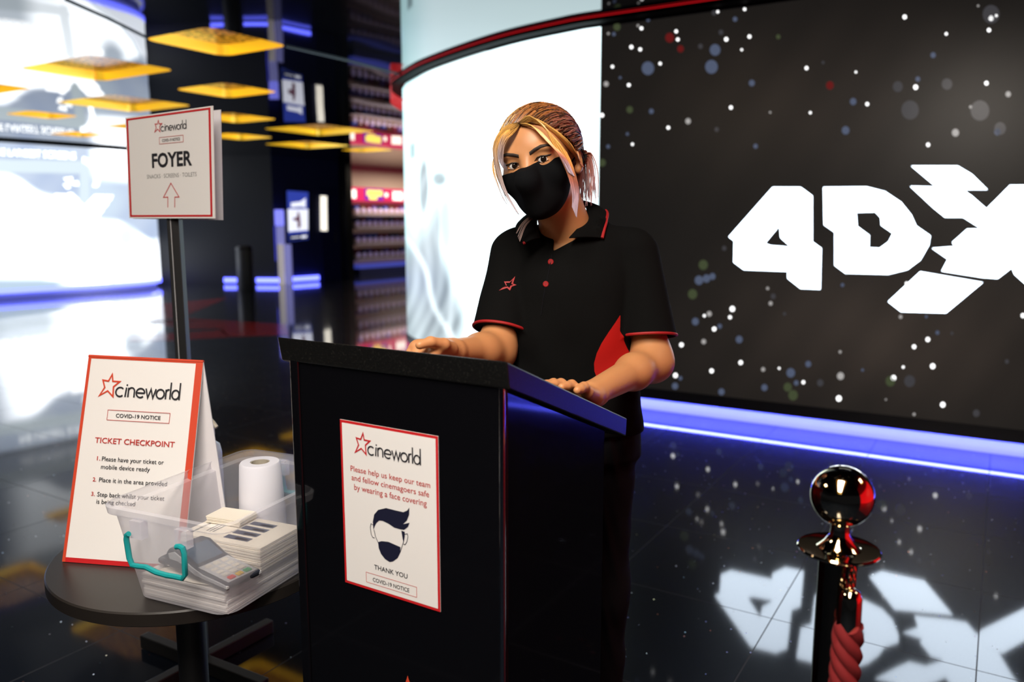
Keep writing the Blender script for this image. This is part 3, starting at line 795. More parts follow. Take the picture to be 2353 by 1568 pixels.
ps = Sheet(*[on_wall(u, v, WBC[0], nBC, .07) for u, v in ((658, 437), (709, 441), (709, 551), (662, 557))])
M['poster_blue'] = emis('lit_blue_poster', (.035, .06, .42), .9); M['poster_white'] = emis('lit_white_poster', (.85, .87, 1.0), 1.15); M['poster_red'] = emis('lit_maroon_figure', (.16, .05, .09), .8); M['poster_dark'] = emis('lit_dark_poster', (.012, .014, .05), .8)
ps.base(.06, 0); ps.rect(.02, .01, .98, .99, 1, .002); ps.rect(.03, .36, .97, .80, 2, .004); ps.rect(.05, .86, .95, .98, 3, .004)
ps.poly([(.18, .24), (.62, .21), (.86, .13), (.86, .33), (.62, .31), (.18, .33)], 2, .004)
ps.poly([(.48, .40), (.56, .44), (.60, .55), (.62, .70), (.54, .76), (.46, .72), (.46, .60), (.26, .58), (.26, .54), (.44, .52)], 4, .006)
ps.rect(.15, .91, .55, .93, 2, .006); ps.rect(.62, .90, .9, .95, 2, .006)
tag(ps.build('poster_screen', [M['black'], M['poster_blue'], M['poster_white'], M['poster_dark'], M['poster_red']]), 'lit blue and white poster screen on the dark navy wall by the door', 'poster')
# door with a tall narrow window
dq = [on_wall(u, v, WBC[0], nBC, .02) for u, v in ((735, 430), (776, 432), (776, 646), (735, 645))]
dq[2].z = dq[3].z = 0.002; dq[2].x, dq[2].y = dq[1].x, dq[1].y; dq[3].x, dq[3].y = dq[0].x, dq[0].y; dq[1].z = dq[0].z
M['doorblue'] = mat('dark_blue_door', (.012, .016, .10), .4)
ds = Sheet(*dq); ds.base(.018, 0); door = ds.build('door_1', [M['doorblue']]); struct(door)
M['lit_window'] = emis('lit_window', (1, .93, .80), 1.5)
wq = [on_wall(u, v, WBC[0], nBC, .035) for u, v in ((737, 450), (751, 451), (752, 531), (738, 530))]
ws = Sheet(*wq); ws.base(.02, 0); k = ws.build('window_pane', [M['lit_window']], door)
hb = MB(); hq = on_wall(772, 545, WBC[0], nBC, .06); hb.box((hq.x - .015, hq.y - .015, hq.z - .12), (hq.x + .015, hq.y + .015, hq.z + .12)); hb.build('handle', M['blackmetal'], door)
# white totem: two slabs, a lower block and a lit head
tx = atZ(650, 655, 0)
g = thing('sanitiser_totem', 'tall pale grey totem with lit blue head standing before the dark wall', 'totem', (tx.x, tx.y, 0))
M['totem'] = mat('pale_grey_panel_glow', (.62, .60, .60), .5, emit=(.5, .45, .42), es=.55); M['totemlilac'] = mat('lilac_panel_glow', (.45, .45, .75), .5, emit=(.3, .3, .8), es=.45)  # glow added to both panels so they read as brightly lit
Yt = tx.y
def blk(name, u0, u1, v0, v1, m, dy=0, dep=.12):
    a = atY(u0, v0, Yt + dy); b = atY(u1, v1, Yt + dy); k = MB(); k.box((a.x, Yt + dy, max(0, b.z)), (b.x, Yt + dy + dep, a.z)); k.build(name, m, g, .008)
blk('lower_block', 637, 653, 562, 656, M['totem']); blk('lower_panel', 653.5, 670, 562, 656, M['totemlilac'], .02); blk('upper_panel', 634, 653, 520, 562, M['totemlilac'], .05, .08)
M['headlit'] = mat('lit_blue_head', (.3, .3, .9), .4, emit=(.22, .23, 1.0), es=1.1)
blk('lit_head', 630, 651, 482, 519, M['headlit'], .05, .08); blk('side_edge', 630, 633, 520, 600, M['navy_strip'], .05, .06)
# bin
bx = atZ(566, 666, 0); k = MB(); k.lathe([(.15, 0), (.16, .02), (.16, .80), (.14, .84), (.10, .86)], 28, (bx.x, bx.y, 0))
g = thing('litter_bin', 'dim grey cylindrical bin standing between two blue wall lights', 'bin', (bx.x, bx.y, 0))
M['bin'] = mat('dim_grey_metal', (.05, .05, .055), .5); k.build('body', M['bin'], g)
k = MB(); k.lathe([(.161, .78), (.165, .80), (.165, .82), (.161, .83)], 28, (bx.x, bx.y, 0), cap=False); k.build('ring', M['black'], g)

# sweet shelves in the lit alcove
S0, S1 = Vector((-4.05, 20.0, 0)), Vector((-2.55, 22.3, 0)); se = (S1 - S0).normalized(); sn = Vector((se.y, -se.x, 0))
def sh(u, v, off=0): return onplane(u, v, S0 + sn * off, sn)
g = thing('sweet_shelf', 'lit wall of pick-and-mix sweet shelving under a pink backlit header', 'shelving', (S0 + S1) / 2)
def slab(name, z0, z1, o0, o1, m, e0=-.1, e1=None):
    e1 = (S1 - S0).length + .6 if e1 is None else e1
    a = S0 + se * e0; b = S0 + se * e1; k = MB(); up = Vector((0, 0, z0))
    k.prism([a + sn * o0 + up, b + sn * o0 + up, b + sn * o1 + up, a + sn * o1 + up], (0, 0, z1 - z0)); return k.build(name, m, g)
M['shelfback'] = mat('peach_shelf_back_glow', (.50, .36, .30), .6, emit=(.55, .32, .26), es=.10); M['shelfboard'] = mat('lilac_shelf_board', (.32, .28, .38), .5)  # lit look of the shelf back put in as faint emission
zrow = [sh(865, v).z for v in (492, 520, 556, 590)]
slab('back_panel', .25, sh(865, 463).z, -.06, 0, M['shelfback'])
slab('base_cabinet', 0, .16, -.06, .42, M['navy'])
M['blueglow'] = mat('blue_lit_edge', (.05, .06, .25), .5, emit=(.045, .06, .40), es=.7)
slab('lit_edge', .16, .25, -.06, .40, M['blueglow'])
for z in zrow: slab('shelf_board', z - .05, z - .02, .0, .36, M['shelfboard'])
M['pink'] = emis('lit_pink_header', (1.0, .035, .16), 1.0); M['yellowlit'] = emis('lit_yellow_words', (1.0, .72, .12), 2.2); M['whitelit'] = emis('lit_warm_white_words', (1.0, .85, .72), 2.6); M['purplelit'] = emis('lit_purple_patch', (.28, .03, .55), 1.0)
hz0, hz1 = sh(865, 463).z, sh(865, 434).z
a = S0 + sn * .30 - se * .1; b = S0 + sn * .30 + se * ((S1 - S0).length + .6)
hs = Sheet(a + Vector((0, 0, hz1)), b + Vector((0, 0, hz1)), b + Vector((0, 0, hz0)), a + Vector((0, 0, hz0))); hs.base(.3, 0); hs.rect(0, 0, 1, 1, 0, .001)
def uq(px): 
    P = onplane(px, 448, a, sn); return (P - a).dot(se) / hs.w
for p0, p1, mi, v0, v1 in ((799, 818, 2, .2, .85), (838, 881, 3, .08, .95), (843, 878, 1, .18, .62), (848, 866, 1, .66, .9), (884, 891, 2, .35, .65), (902, 925, 2, .2, .9)):
    hs.rect(uq(p0), v0, uq(p1), v1, mi, .003 if mi == 3 else .006)
hs.build('header_sign', [M['pink'], M['yellowlit'], M['whitelit'], M['purplelit']], g)
tones = [mat('sweets_' + n_, c, .4) for n_, c in (('blue', (.05, .09, .42)), ('maroon', (.20, .03, .06)), ('dark', (.04, .04, .09)), ('brown', (.18, .08, .05)), ('violet', (.16, .10, .38)))]
M['lid'] = mat('lilac_round_lid_glow', (.62, .52, .80), .35, emit=(.5, .40, .75), es=.16)  # lids carry a faint painted-in glow, no lamp inside
M['binface'] = mat('peach_bin_front', (.52, .40, .34), .45)
rw = ('top shelf row under the pink header', 'second shelf row from the top', 'third shelf row from the top', 'lowest shelf row'); cnm = ('blue', 'maroon', 'dark', 'brown', 'violet')
protos = {}
L_ = (S1 - S0).length
for r in range(4):
    for c in range(13):
        ti = (c * 3 + r * 2 + (c * r) % 4) % 5; P = S0 + se * (.10 + c * .21) + sn * .12; P.z = zrow[r] - .02
        lab = '%s sweet dispenser, %s, %s' % (cnm[ti], rw[r], ('at its left end' if c == 0 else '%s from left' % ('second third fourth fifth sixth seventh eighth ninth tenth eleventh twelfth last'.split()[c - 1])))
        if ti not in protos:
            o = thing('sweet_dispenser', lab, 'sweet dispenser', P, 'sweet dispensers on the lit shelves')
            T = Matrix.Translation(P) @ Matrix(((se.x, sn.x, 0, 0), (se.y, sn.y, 0, 0), (0, 0, 1, 0), (0, 0, 0, 1)))
            k = MB(); k.box((-.085, -.08, .13), (.085, .08, .25), 0, T); k.build('hopper', tones[ti], o, .01)
            k = MB(); k.box((-.085, -.08, 0), (.085, .08, .128), 0, T); k.build('tray', M['binface'], o, .01)
            k = MB(); k.lathe([(.0, 0), (.058, 0), (.06, .01), (.05, .03), (.0, .035)], 16, T=T @ Matrix.Translation((0, .08, .10)) @ Matrix.Rotation(-PI / 2, 4, 'X')); k.build('lid', M['lid'], o)
            protos[ti] = o
        else:
            o = copy_tree(protos[ti]); o.location = P; o['label'] = lab
la = bpy.data.lights.new('alcove_lamp', 'AREA'); la.shape = 'RECTANGLE'; la.size = 2.6; la.size_y = .25; la.energy = 95; la.color = (1, .85, .66)
lo = bpy.data.objects.new('alcove_lamp', la); COL.objects.link(lo); lo.name = 'alcove_lamp'; mid = (S0 + S1) / 2 + sn * .9; lo.location = (mid.x, mid.y, CEIL - .05)
lo.rotation_euler = (0, 0, math.atan2(se.y, se.x))

# ================================================================== THE TICKET STAND AND WHAT IS ON AND AROUND IT
TH = .552
LB = Vector((math.cos(TH), -math.sin(TH), 0)); LA = Vector((math.sin(TH), math.cos(TH), 0)); LO = Vector((-.206, 1.281, 0))
def lec(s, t, z): return LO + LB * s + LA * t + Vector((0, 0, z))
def lectop(t): return 1.127 - .405 * (t + .012)
lt = thing('lectern', 'black gloss ticket lectern with sloping speckled top, standing before the attendant', 'lectern', tuple(lec(0, .18, 0)))
k = MB()
def bodyprism(mb, s0, s1, prof, mi=0):
    A = [lec(s0, t, z) for t, z in prof]; mb.prism(A, LB * (s1 - s0), mi)
def lu(t): return 1.088 - .39 * t
bodyprism(k, -.2004, .222, [(0, .03), (.012, .03), (.012, lu(.012)), (0, lu(0))]); k.build('front_panel', M['gloss'], lt, .002)
k = MB(); bodyprism(k, .203, .225, [(.0125, .03), (.366, .03), (.366, lu(.366)), (.0125, lu(.0125))]); k.build('side_panel', M['gloss'], lt, .003)
k = MB(); bodyprism(k, -.221, -.2005, [(-.004, .03), (.366, .03), (.366, lu(.366)), (-.004, lu(-.004))]); k.build('side_panel', M['gloss'], lt, .003)
k = MB(); cp = [lec(.2235, .002, .03), lec(.2235, .002, lu(0) - .004)]; k.tube(cp, .005, 12); k.build('corner_trim', M['edge'], lt)
k = MB(); bodyprism(k, -.195, .2, [(.05, .48), (.36, .48), (.36, .50), (.05, .50)]); k.build('inner_shelf', M['gloss'], lt)
k = MB(); bodyprism(k, -.215, .219, [(.006, 0), (.36, 0), (.36, .029), (.006, .029)]); k.build('base', M['black'], lt)
k = MB(); bodyprism(k, -.240, .240, [(-.012, 1.127), (.435, lectop(.435)), (.432, lectop(.435) - .036), (-.004, 1.084)])
o = k.build('top', M['lecterntop'], lt, .0025)
# red star emblem low on the front
es = Sheet(lec(-.2, -.001, .62), lec(.2, -.001, .62), lec(.2, -.001, .22), lec(-.2, -.001, .22))
sx_, sv_ = .05 + (onplane(938, 1552, LO, LA) - lec(-.2, 0, 0)).dot(LB) / .4 - .05, 0.0
tipz = onplane(938, 1552, LO, LA).z; v0 = (.62 - tipz) / .4
es.poly([(sx_ + .25 * x, v0 + .25 * y) for x, y in ((0, 0), (.13, .36), (.55, .38), (.22, .62), (.36, 1.05), (0, .78), (-.5, 1.15), (-.24, .62), (-.5, .36), (-.12, .36))], 0, .0006)
es.build('star_emblem', [M['orange']], lt)
# notice taped on the front
ntq = [lec(s, -.0012, z) for s, z in ((-.105, .9925), (.105, .9925), (.105, .6955), (-.105, .6955))]
nq = Sheet(*ntq); nq.base(.001, 0)
nq.rect(0, 0, 1, 1, 1, .0003); nq.rect(.022, .016, .978, .984, 0, .0006)
nq.logo(.165, .728, .152, 1, 2)
nq.text('Please help us keep our team', .104, .922, .264, .308, 3, .006, .001)
nq.text('and fellow cinemagoers safe', .112, .910, .317, .362, 3, .006, .001)
nq.text('by wearing a face covering', .138, .886, .371, .418, 3, .006, .001)
q = lambda L: [((x - 312) / 400 * .93 + .09 + 0, 0) for x, y in L]
def face_uv(X, Y):   # crop picture coordinates on the sheet -> sheet units
    P = onplane(640 + X / 1.894, 740 + Y / 1.894, LO - LA * .0012, LA)
    return ((P - lec(-.105, 0, 0)).dot(LB) / .21, (.9925 - P.z) / .297)
hair_ = [(415, 905), (412, 870), (418, 838), (435, 818), (470, 810), (510, 820), (545, 828), (562, 820), (571, 808), (570, 840), (560, 865), (543, 880), (572, 874), (565, 892), (548, 905), (530, 902), (505, 895), (480, 878), (455, 866), (440, 864), (428, 874), (420, 890)]
nq.poly([face_uv(*p) for p in hair_], 4, .001)
nq.poly([face_uv(*p) for p in ((536, 908), (551, 914), (551, 935), (546, 962), (541, 940))], 4, .001)
nq.poly([face_uv(*p) for p in ((435, 958), (450, 954), (480, 957), (532, 980), (531, 1005), (520, 1028), (500, 1042), (485, 1045), (465, 1032), (448, 1010), (438, 985))], 4, .001)
nq.stroke([face_uv(*p) for p in ((415, 885), (404, 878), (401, 895), (405, 925), (412, 938), (420, 940))], .0012, 4, .001)
nq.stroke([face_uv(*p) for p in ((417, 905), (424, 935), (436, 962))], .0012, 4, .001)
nq.stroke([face_uv(*p) for p in ((551, 924), (562, 922), (565, 935), (560, 958), (552, 970), (545, 966))], .0012, 4, .001)
nq.stroke([face_uv(*p) for p in ((546, 955), (538, 980), (531, 1003))], .0012, 4, .001)
nq.text('THANK YOU', .332, .680, .832, .861, 2, .012, .001)
nq.frame(.24, .893, .772, .956, .004, .0025, 1, .001)
nq.text('COVID-19 NOTICE', .313, .696, .915, .940, 2, .01, .001)
tag(nq.build('notice', [M['white'], M['red'], M['ink'], M['redtext'], M['navyink']]), 'red-bordered white face covering notice taped to the lectern front', 'notice')

# ------------------------------------------------------------------ round side table
TZ = .60; TC = Vector((-.703, 1.712, 0)); TR = .308
tb = thing('side_table', 'small round dark brown pedestal table left of the lectern', 'table', tuple(TC))
k = MB(); k.lathe([(.0, -.03), (TR - .004, -.03), (TR, -.027), (TR, -.003), (TR - .003, 0), (0, 0)], 96, (TC.x, TC.y, TZ), cap=False); k.build('tabletop', M['table'], tb)
pc = TC + Vector((-.035, 0, 0))
k = MB(); k.lathe([(.032, .03), (.032, TZ - .031)], 32, (pc.x, pc.y, 0)); k.build('column', M['blackmetal'], tb)
k = MB(); k.lathe([(.22, 0), (.22, .008), (.20, .018), (.06, .03), (.034, .031)], 48, (pc.x, pc.y, 0)); k.build('base', M['blackmetal'], tb)
k = MB(); k.lathe([(.10, TZ - .044), (.10, TZ - .0315)], 32, (pc.x, pc.y, 0)); k.build('mounting_plate', M['blackmetal'], tb)

# ------------------------------------------------------------------ folded card sign on the table
ftl, ftr, fbr, fbl = (atY(204, 820, 1.775), atY(467, 833, 1.735), None, None)
fbl = atZ(143, 1291, TZ + .001); fbr = atZ(419, 1312, TZ + .001)
af = thing('tent_sign', 'white folded ticket checkpoint card with orange-red edges standing on the round table', 'sign', tuple((fbl + fbr) / 2))
fs = Sheet(ftl, ftr, fbr, fbl); fs.base(.003, 0)
fs.rect(0, 0, .026, 1, 1, .0006); fs.rect(.94, 0, 1, 1, 1, .0006); fs.rect(.026, 0, .94, .008, 1, .0006); fs.rect(.026, .978, .94, 1, 2, .0006)
def cw(X, Y):  # position on the front sheet from the photograph
    P = onplane(60 + X / 1.99, 780 + Y / 1.99, fs.c[0], fs.n); 
    # bilinear inverse by iteration
    u, v = .5, .5
    for _ in range(12):
        e = P - fs.P(u, v); du = fs.P(u + 1e-3, v) - fs.P(u, v); dv = fs.P(u, v + 1e-3) - fs.P(u, v)
        a, b, c = du.dot(du), du.dot(dv), dv.dot(dv); p, q2 = e.dot(du), e.dot(dv); D = a * c - b * b
        u += 1e-3 * (p * c - q2 * b) / D; v += 1e-3 * (q2 * a - p * b) / D
    return u, v
def ctext(txt, X0, X1, Yt, Yb, mi, bold=.0):
    # text whose cap top/bottom at its left end are Yt,Yb
    u0, v0 = cw(X0, Yt); _, v1 = cw(X0, Yb); u1, _ = cw(X1, Yt); fs.text(txt, u0, u1, v0, v1, mi, bold, .0008)
lu0, lv0 = cw(340, 235); lu1, lv1 = cw(706, 250)
fs.logo(lu0, lu0 + (lu1 - lu0) / 1.19, cw(520, 246)[1], 1, 3)
bu0, bv0 = cw(375, 322); bu1, bv1 = cw(657, 385); _, bv1 = cw(370, 370)
fs.frame(bu0, bv0, bu1, bv1, .004, .0025, 4, .0008)
fs.text('COVID-19 NOTICE', *(cw(412, 350)[0], cw(617, 358)[0], bv0 + .33 * (bv1 - bv0), bv0 + .70 * (bv1 - bv0)), 3, .01, .0009)
ctext('TICKET CHECKPOINT', 318, 686, 448, 474, 4, .012)
for n_, Y in (('1.', 535), ('2.', 631), ('3.', 697)):
    X = {535: 327, 631: 308, 697: 301}[Y]; ctext(n_, X, X + 14 + 2, Y, Y + 19, 4, .012)
for txt, X0, X1, Y in (('Please have your ticket or', 350, 636, 537), ('mobile device ready', 346, 572, 573), ('Place it in the area provided', 337, 652, 633), ('Step back whilst your ticket', 329, 640, 699), ('is being checked', 325, 505, 732)):
    hgt = 26 if ('p' in txt or 'y' in txt or 'g' in txt) else 20
    ctext(txt, X0, X1, Y - 1, Y + hgt, 3, .002)
fs.build('front_panel', [M['white'], M['orange'], M['red'], M['ink'], M['redtext']], af)
gap = Vector((0.02, .165, 0)); btl, btr = ftl + Vector((0, .004, 0)), ftr + Vector((0, .004, 0))
pb = atZ(533, 1262, TZ + .001); pbl = fbl + (pb - fbr)
k = Sheet(btl, btr, pb, pbl); k.n = -k.n if k.n.y < 0 else k.n; k.base(.003, 0); k.build('back_panel', [M['white_back']], af)
k = MB(); k.tube([ftl + Vector((0, .002, .001)), ftr + Vector((0, .002, .001))], .0035, 8); k.build('folded_ridge', M['orange'], af)

# ------------------------------------------------------------------ clear storage box with its contents
BY = math.radians(23)
bb = Vector((math.cos(BY), -math.sin(BY), 0)); ba = Vector((math.sin(BY), math.cos(BY), 0))
BO = atZ(318, 1373, TZ) - bb * .004 - ba * .004; BO.z = 0
BW, BL, BH = .232, .335, .200; FLR = .030
def bx3(s, t, z): return BO + bb * s + ba * t + Vector((0, 0, TZ + z))
def box_loop(z, grow, r=.035, n=6):
    s0, s1, t0, t1 = -grow, BW + grow, -grow, BL + grow; out = []
    for cs, ct, a0 in ((s1 - r, t1 - r, 0), (s0 + r, t1 - r, 90), (s0 + r, t0 + r, 180), (s1 - r, t0 + r, 270)):
        for k_ in range(n + 1):
            w = math.radians(a0 + 90 * k_ / n); out.append(bx3(cs + r * math.cos(w), ct + r * math.sin(w), z))
    return out
sb = thing('storage_box', 'clear milky plastic storage box with teal handles, overhanging the round table', 'box', tuple(bx3(BW / 2, BL / 2, 0)))
k = MB(); levels = [(.002, -.008), (.006, 0), (.06, .008), (.13, .019), (BH - .022, .026), (BH - .018, .036), (BH - .004, .038), (BH, .034)]
loops = [box_loop(z, g_) for z, g_ in levels]; n = len(loops[0])
for L in loops: k.v += [tuple(p) for p in L]
for i in range(len(loops) - 1):
    for j in range(n):
        k.f.append((i * n + j, i * n + (j + 1) % n, (i + 1) * n + (j + 1) % n, (i + 1) * n + j)); k.m.append(0); k.sm.append(True)
k.f.append(tuple(range(n - 1, -1, -1))); k.m.append(0); k.sm.append(False)
k.build('tub', M['plastic'], sb)
def handle(end):
    k = MB(); t = -.040 if end == 0 else BL + .040; dz = BH
    for s in (.065, .175):
        T = lambda p, s=s, t=t: bx3(s, t, 0) + bb * p.x + ba * p.y + Vector((0, 0, p.z))
        mount = MB(); y0, y1 = (-.004, .012) if end == 0 else (-.012, .004)
        mount.box((-.014, y0, BH - .052), (.014, y1, BH - .018), 0, T)
        mount.build('handle_mount', M['plastic'], sb)
    tt = -.052 if end == 0 else BL + .052
    P = [(.057, -.040), (.052, -.043), (.050, -.052), (.054, -.088), (.060, -.100), (.075, -.100), (.095, -.098), (.120, -.104), (.145, -.105), (.165, -.104), (.182, -.104), (.189, -.096), (.190, -.056), (.187, -.046), (.180, -.044), (.172, -.046)]
    k.tube([bx3(s, tt, BH + z) for s, z in P], .0052, 8)
    return k.build('handle', M['teal'], sb)
handle(0); handle(1)
# papers
def sheet_pile(name, label, s0, s1, t0, t1, z0, z1, nsh, m, jit=.004, rot=0.0, prints=None):
    k = MB(); rng = random.Random(hash(name) % 1000 + nsh)
    cs, ct = (s0 + s1) / 2, (t0 + t1) / 2; ws, wt = (s1 - s0) / 2, (t1 - t0) / 2; dz = (z1 - z0) / nsh
    for i in range(nsh):
        a = rot + rng.uniform(-1, 1) * jit * 4; js, jt = rng.uniform(-jit, jit), rng.uniform(-jit, jit)
        c_, s_ = math.cos(a), math.sin(a)
        T = lambda p: bx3(cs + js + p.x * c_ - p.y * s_, ct + jt + p.x * s_ + p.y * c_, p.z)
        k.box((-ws, -wt, z0 + i * dz), (ws, wt, z0 + i * dz + dz * .8), 0, T)
    top = z0 + nsh * dz - dz * .2 + .0006
    for (x0, y0, x1, y1, mi) in prints or ():
        c_, s_ = math.cos(rot), math.sin(rot)
        P = lambda x, y: bx3(cs + x * ws * c_ - y * wt * s_, ct + x * ws * s_ + y * wt * c_, top)
        k.poly([P(x0, y0), P(x1, y0), P(x1, y1), P(x0, y1)], mi)
    o = k.build(name, [m, M['brownpic'], M['picwarm'], M['greyink']])
    return tag(o, label, 'paper')
sheet_pile('paper_stack', 'low stack of white papers filling the bottom of the clear box', .012, BW - .012, .012, .245, .004, .050, 9, M['paper2'], .003)
pr = []
for j in range(4):
    y = -.72 + j * .40; pr += [(-.05, y, .55, y + .26, 1), (.2, y + .05, .5, y + .16, 2)]
for j in range(9): pr += [(-.85, -.8 + j * .18, -.85 + .05, -.8 + j * .18 + .14, 3)]
pr += [(-.62, -.5, -.59, .2, 3), (-.54, -.5, -.51, .3, 3), (-.46, -.5, -.43, .1, 3)]
sheet_pile('leaflet_stack', 'tall stack of cream leaflets printed with dark pictures, in the clear box', .022, BW - .006, .100, .226, .052, .100, 8, M['paper'], .0015, 0.0, pr)
sheet_pile('envelope_stack', 'few plain cream cards lying on the back of the leaflet stack', .030, .115, .168, .224, .1012, .116, 4, M['paper'], .003, .06)
# card reader lying on the papers
cr0 = bx3(.085, .055, .052)
cr = thing('card_reader', 'grey handheld card payment terminal lying on papers inside the clear box', 'card reader', tuple(cr0))
ang = math.radians(-8)
rx = (bb * math.cos(ang) + ba * math.sin(ang)); ry = (-bb * math.sin(ang) + ba * math.cos(ang)); 
RS_ = 1.0
RC0 = atZ(492, 1322, TZ + .052)
def crp(x, y, z): return RC0 + (rx * x + ry * y + Vector((0, 0, z))) * RS_
T = lambda p: crp(p.x, p.y, p.z + .012 * max(0, -p.x) / .085)
k = MB()
prof = [(-.088, .004), (-.080, .0), (.075, .0), (.086, .006), (.088, .018), (.06, .021), (.02, .023), (-.01, .030), (-.055, .044), (-.080, .040), (-.090, .026)]
k.prism([T(Vector((x, -.039, z))) for x, z in prof], ry * .078 * RS_); k.build('body', M['darkplastic'], cr, .004)
k = MB()
for y in (-.041, .035):
    pp = [(-.080, .030), (-.060, .040), (-.01, .027), (.02, .020), (.062, .017), (.087, .014), (.087, .008), (.06, .010), (.0, .014), (-.05, .024), (-.076, .020)]
    k.prism([T(Vector((x, y, z))) for x, z in pp], ry * .006 * RS_)
k.build('side_trim', M['greyplastic'], cr, .001)
def topface(x): 
    xs = [-.055, -.01, .02, .06, .088]; zs = [.044, .030, .023, .021, .018]
    return float(np.interp(x, xs, zs))
def face_patch(x0, x1, y0, y1, lift, m, name, hgt=.0015, bev=.0005):
    k = MB(); A = [T(Vector((x, y, topface(x) + lift))) for x, y in ((x0, y0), (x1, y0), (x1, y1), (x0, y1))]
    k.prism(A, (0, 0, hgt)); return k.build(name, m, cr, bev)
face_patch(-.052, -.008, -.030, .030, .0003, M['screenglass'], 'screen')
face_patch(.0, .084, -.034, .034, .0, M['greyplastic'], 'keypad_plate', .001)
for i in range(5):
    for j in range(3):
        m = M['key'] if i < 4 else (M['keyred'], M['keyyel'], M['keygrn'])[j]
        x = .006 + i * .0158; y = -.026 + j * .0185
        face_patch(x, x + .0105, y, y + .0135, .001, m, 'key', .0028, .0008)
k = MB(); k.tube([crp(-.085, -.02, .02), crp(-.105, -.03, .014), crp(-.128, -.022, .010), crp(-.135, -.002, .008), crp(-.122, .012, .008), crp(-.10, .008, .012)], .007, 8); k.build('cable', M['darkplastic'], cr)
k = MB()
def rcpt(u, v): 
    p = bx3(.03 + u * .15 + .01 * v, .012 + v * .035, .0515 + .004 * (math.sin(u * 7) * .5 + .5)); return p
k.grid(rcpt, 16, 3); tag(k.build('receipt', M['paper'], solid=.0004), 'curling printed till receipt lying under the card terminal in the box', 'receipt')
# kitchen roll at the far end
rc = bx3(.080, .280, .006)
# (stands behind the leaflets)
pr_ = thing('paper_roll', 'pale blue paper towel roll standing in the far end of the clear box', 'paper roll', tuple(rc))
RR = .044
k = MB(); k.lathe([(.021, .0), (RR + .008, 0), (RR + .004, .12), (RR, .196), (RR - .003, .200), (.021, .200), (.021, 0)], 40, tuple(rc), cap=False); k.build('tissue', M['tissue'], pr_)
k = MB(); k.lathe([(.0205, .001), (.0205, .199), (.0185, .199), (.0185, .001), (.0205, .001)], 28, tuple(rc), cap=False); k.build('core', M['beige'], pr_)
# pump bottle behind the folded sign
pp = atZ(512, 1235, TZ); pp = Vector((pp.x, pp.y, TZ)); pq = Vector((-.655, 1.90, TZ)); pq = atY(484, 1100, 1.885); pq.z = TZ
pb_ = thing('pump_bottle', 'pale pump bottle with ivory nozzle half hidden behind the folded sign', 'bottle', tuple(pq))
k = MB(); k.lathe([(.028, 0), (.030, .006), (.030, .17), (.026, .19), (.014, .20), (.014, .215)], 28, tuple(pq)); k.build('body', M['bottle'], pb_)
zn = atY(500, 971, pq.y).z - TZ
k = MB(); k.lathe([(.016, .215), (.016, .238), (.006, .240), (.006, zn - .02), (.013, zn - .012), (.014, zn + .006), (.008, zn + .012)], 20, tuple(pq))
k.tube([pq + Vector((0, 0, zn)), pq + Vector((.014, -.006, zn)), pq + Vector((.026, -.010, zn - .010))], [.009, .008, .005], 10); k.build('pump_head', M['pump'], pb_)

# ------------------------------------------------------------------ foyer sign on its stand
fc = Vector((-.93, 2.215, 0))
fg = thing('sign_stand', 'black pole stand holding the white red-bordered foyer sign', 'sign', tuple(fc))
ptop = atY(405, 500, 2.215); pbot = atY(417, 818, 2.215)
px_ = (ptop.x + pbot.x) / 2
k = MB(); k.box((px_ - .0165, 2.200, .045), (px_ + .0165, 2.230, ptop.z + .10)); k.build('post', M['blackmetal'], fg, .002)
k = MB(); k.box((px_ - .006, 2.1985, .05), (px_ - .004, 2.200, ptop.z + .0)); k.build('post_groove', M['greyplastic'], fg)
for nm, A, B_ in (('foot', (-1.16, 2.345), (-.70, 2.085)), ('foot', (-.79, 2.435), (-1.07, 1.995))):
    A, B_ = Vector((*A, 0)), Vector((*B_, 0)); d_ = (B_ - A).normalized(); nn = Vector((-d_.y, d_.x, 0)) * .016
    z0, z1 = (.002, .044) 
    k = MB(); k.prism([A - nn + Vector((0, 0, z0)), B_ - nn + Vector((0, 0, z0)), B_ + nn + Vector((0, 0, z0)), A + nn + Vector((0, 0, z0))], (0, 0, z1 - z0)); k.build(nm, M['blackmetal'], fg, .003)
L_, R_ = 2.255, 2.115
q4 = [atY(288, 271, L_), atY(489, 243, R_), atY(494, 502, R_), atY(297, 502, L_)]
ss = Sheet(*q4); ss.base(.002, 0)
ss.frame(.012, .012, .975, .985, .022, .018, 1, .0005)
def sv(x, y):
    u, v = .5, .5
    for _ in range(14):
        a = project(ss.P(u, v)); e = (x - a[0], y - a[1]); b = project(ss.P(u + 1e-3, v)); c = project(ss.P(u, v + 1e-3))
        a11, a21, a12, a22 = (b[0] - a[0]) / 1e-3, (b[1] - a[1]) / 1e-3, (c[0] - a[0]) / 1e-3, (c[1] - a[1]) / 1e-3
        D = a11 * a22 - a12 * a21; u += (e[0] * a22 - e[1] * a12) / D; v += (-e[0] * a21 + e[1] * a11) / D
    return u, v
def stext(t, x0, y0t, y0b, x1, mi, bold):
    u0, v0 = sv(x0, y0t); _, v1 = sv(x0, y0b); u1, _ = sv(x1, y0t - (x1 - x0) * .09); ss.text(t, u0, u1, v0, v1, mi, bold, .0008)
a_, b_2 = sv(356, 297), sv(429, 291); ss.logo(a_[0], a_[0] + (b_2[0] - a_[0]) / 1.19, (a_[1] + b_2[1]) / 2, 1, 2)
f0 = sv(366, 316); f1 = sv(422, 325); f2 = sv(366, 332)
ss.frame(f0[0], f0[1], f1[0], f2[1], .004, .004, 3, .0008); ss.text('COVID-19 NOTICE', sv(373, 324)[0], sv(414, 320)[0], f0[1] + .3 * (f2[1] - f0[1]), f0[1] + .72 * (f2[1] - f0[1]), 2, .012, .0009)
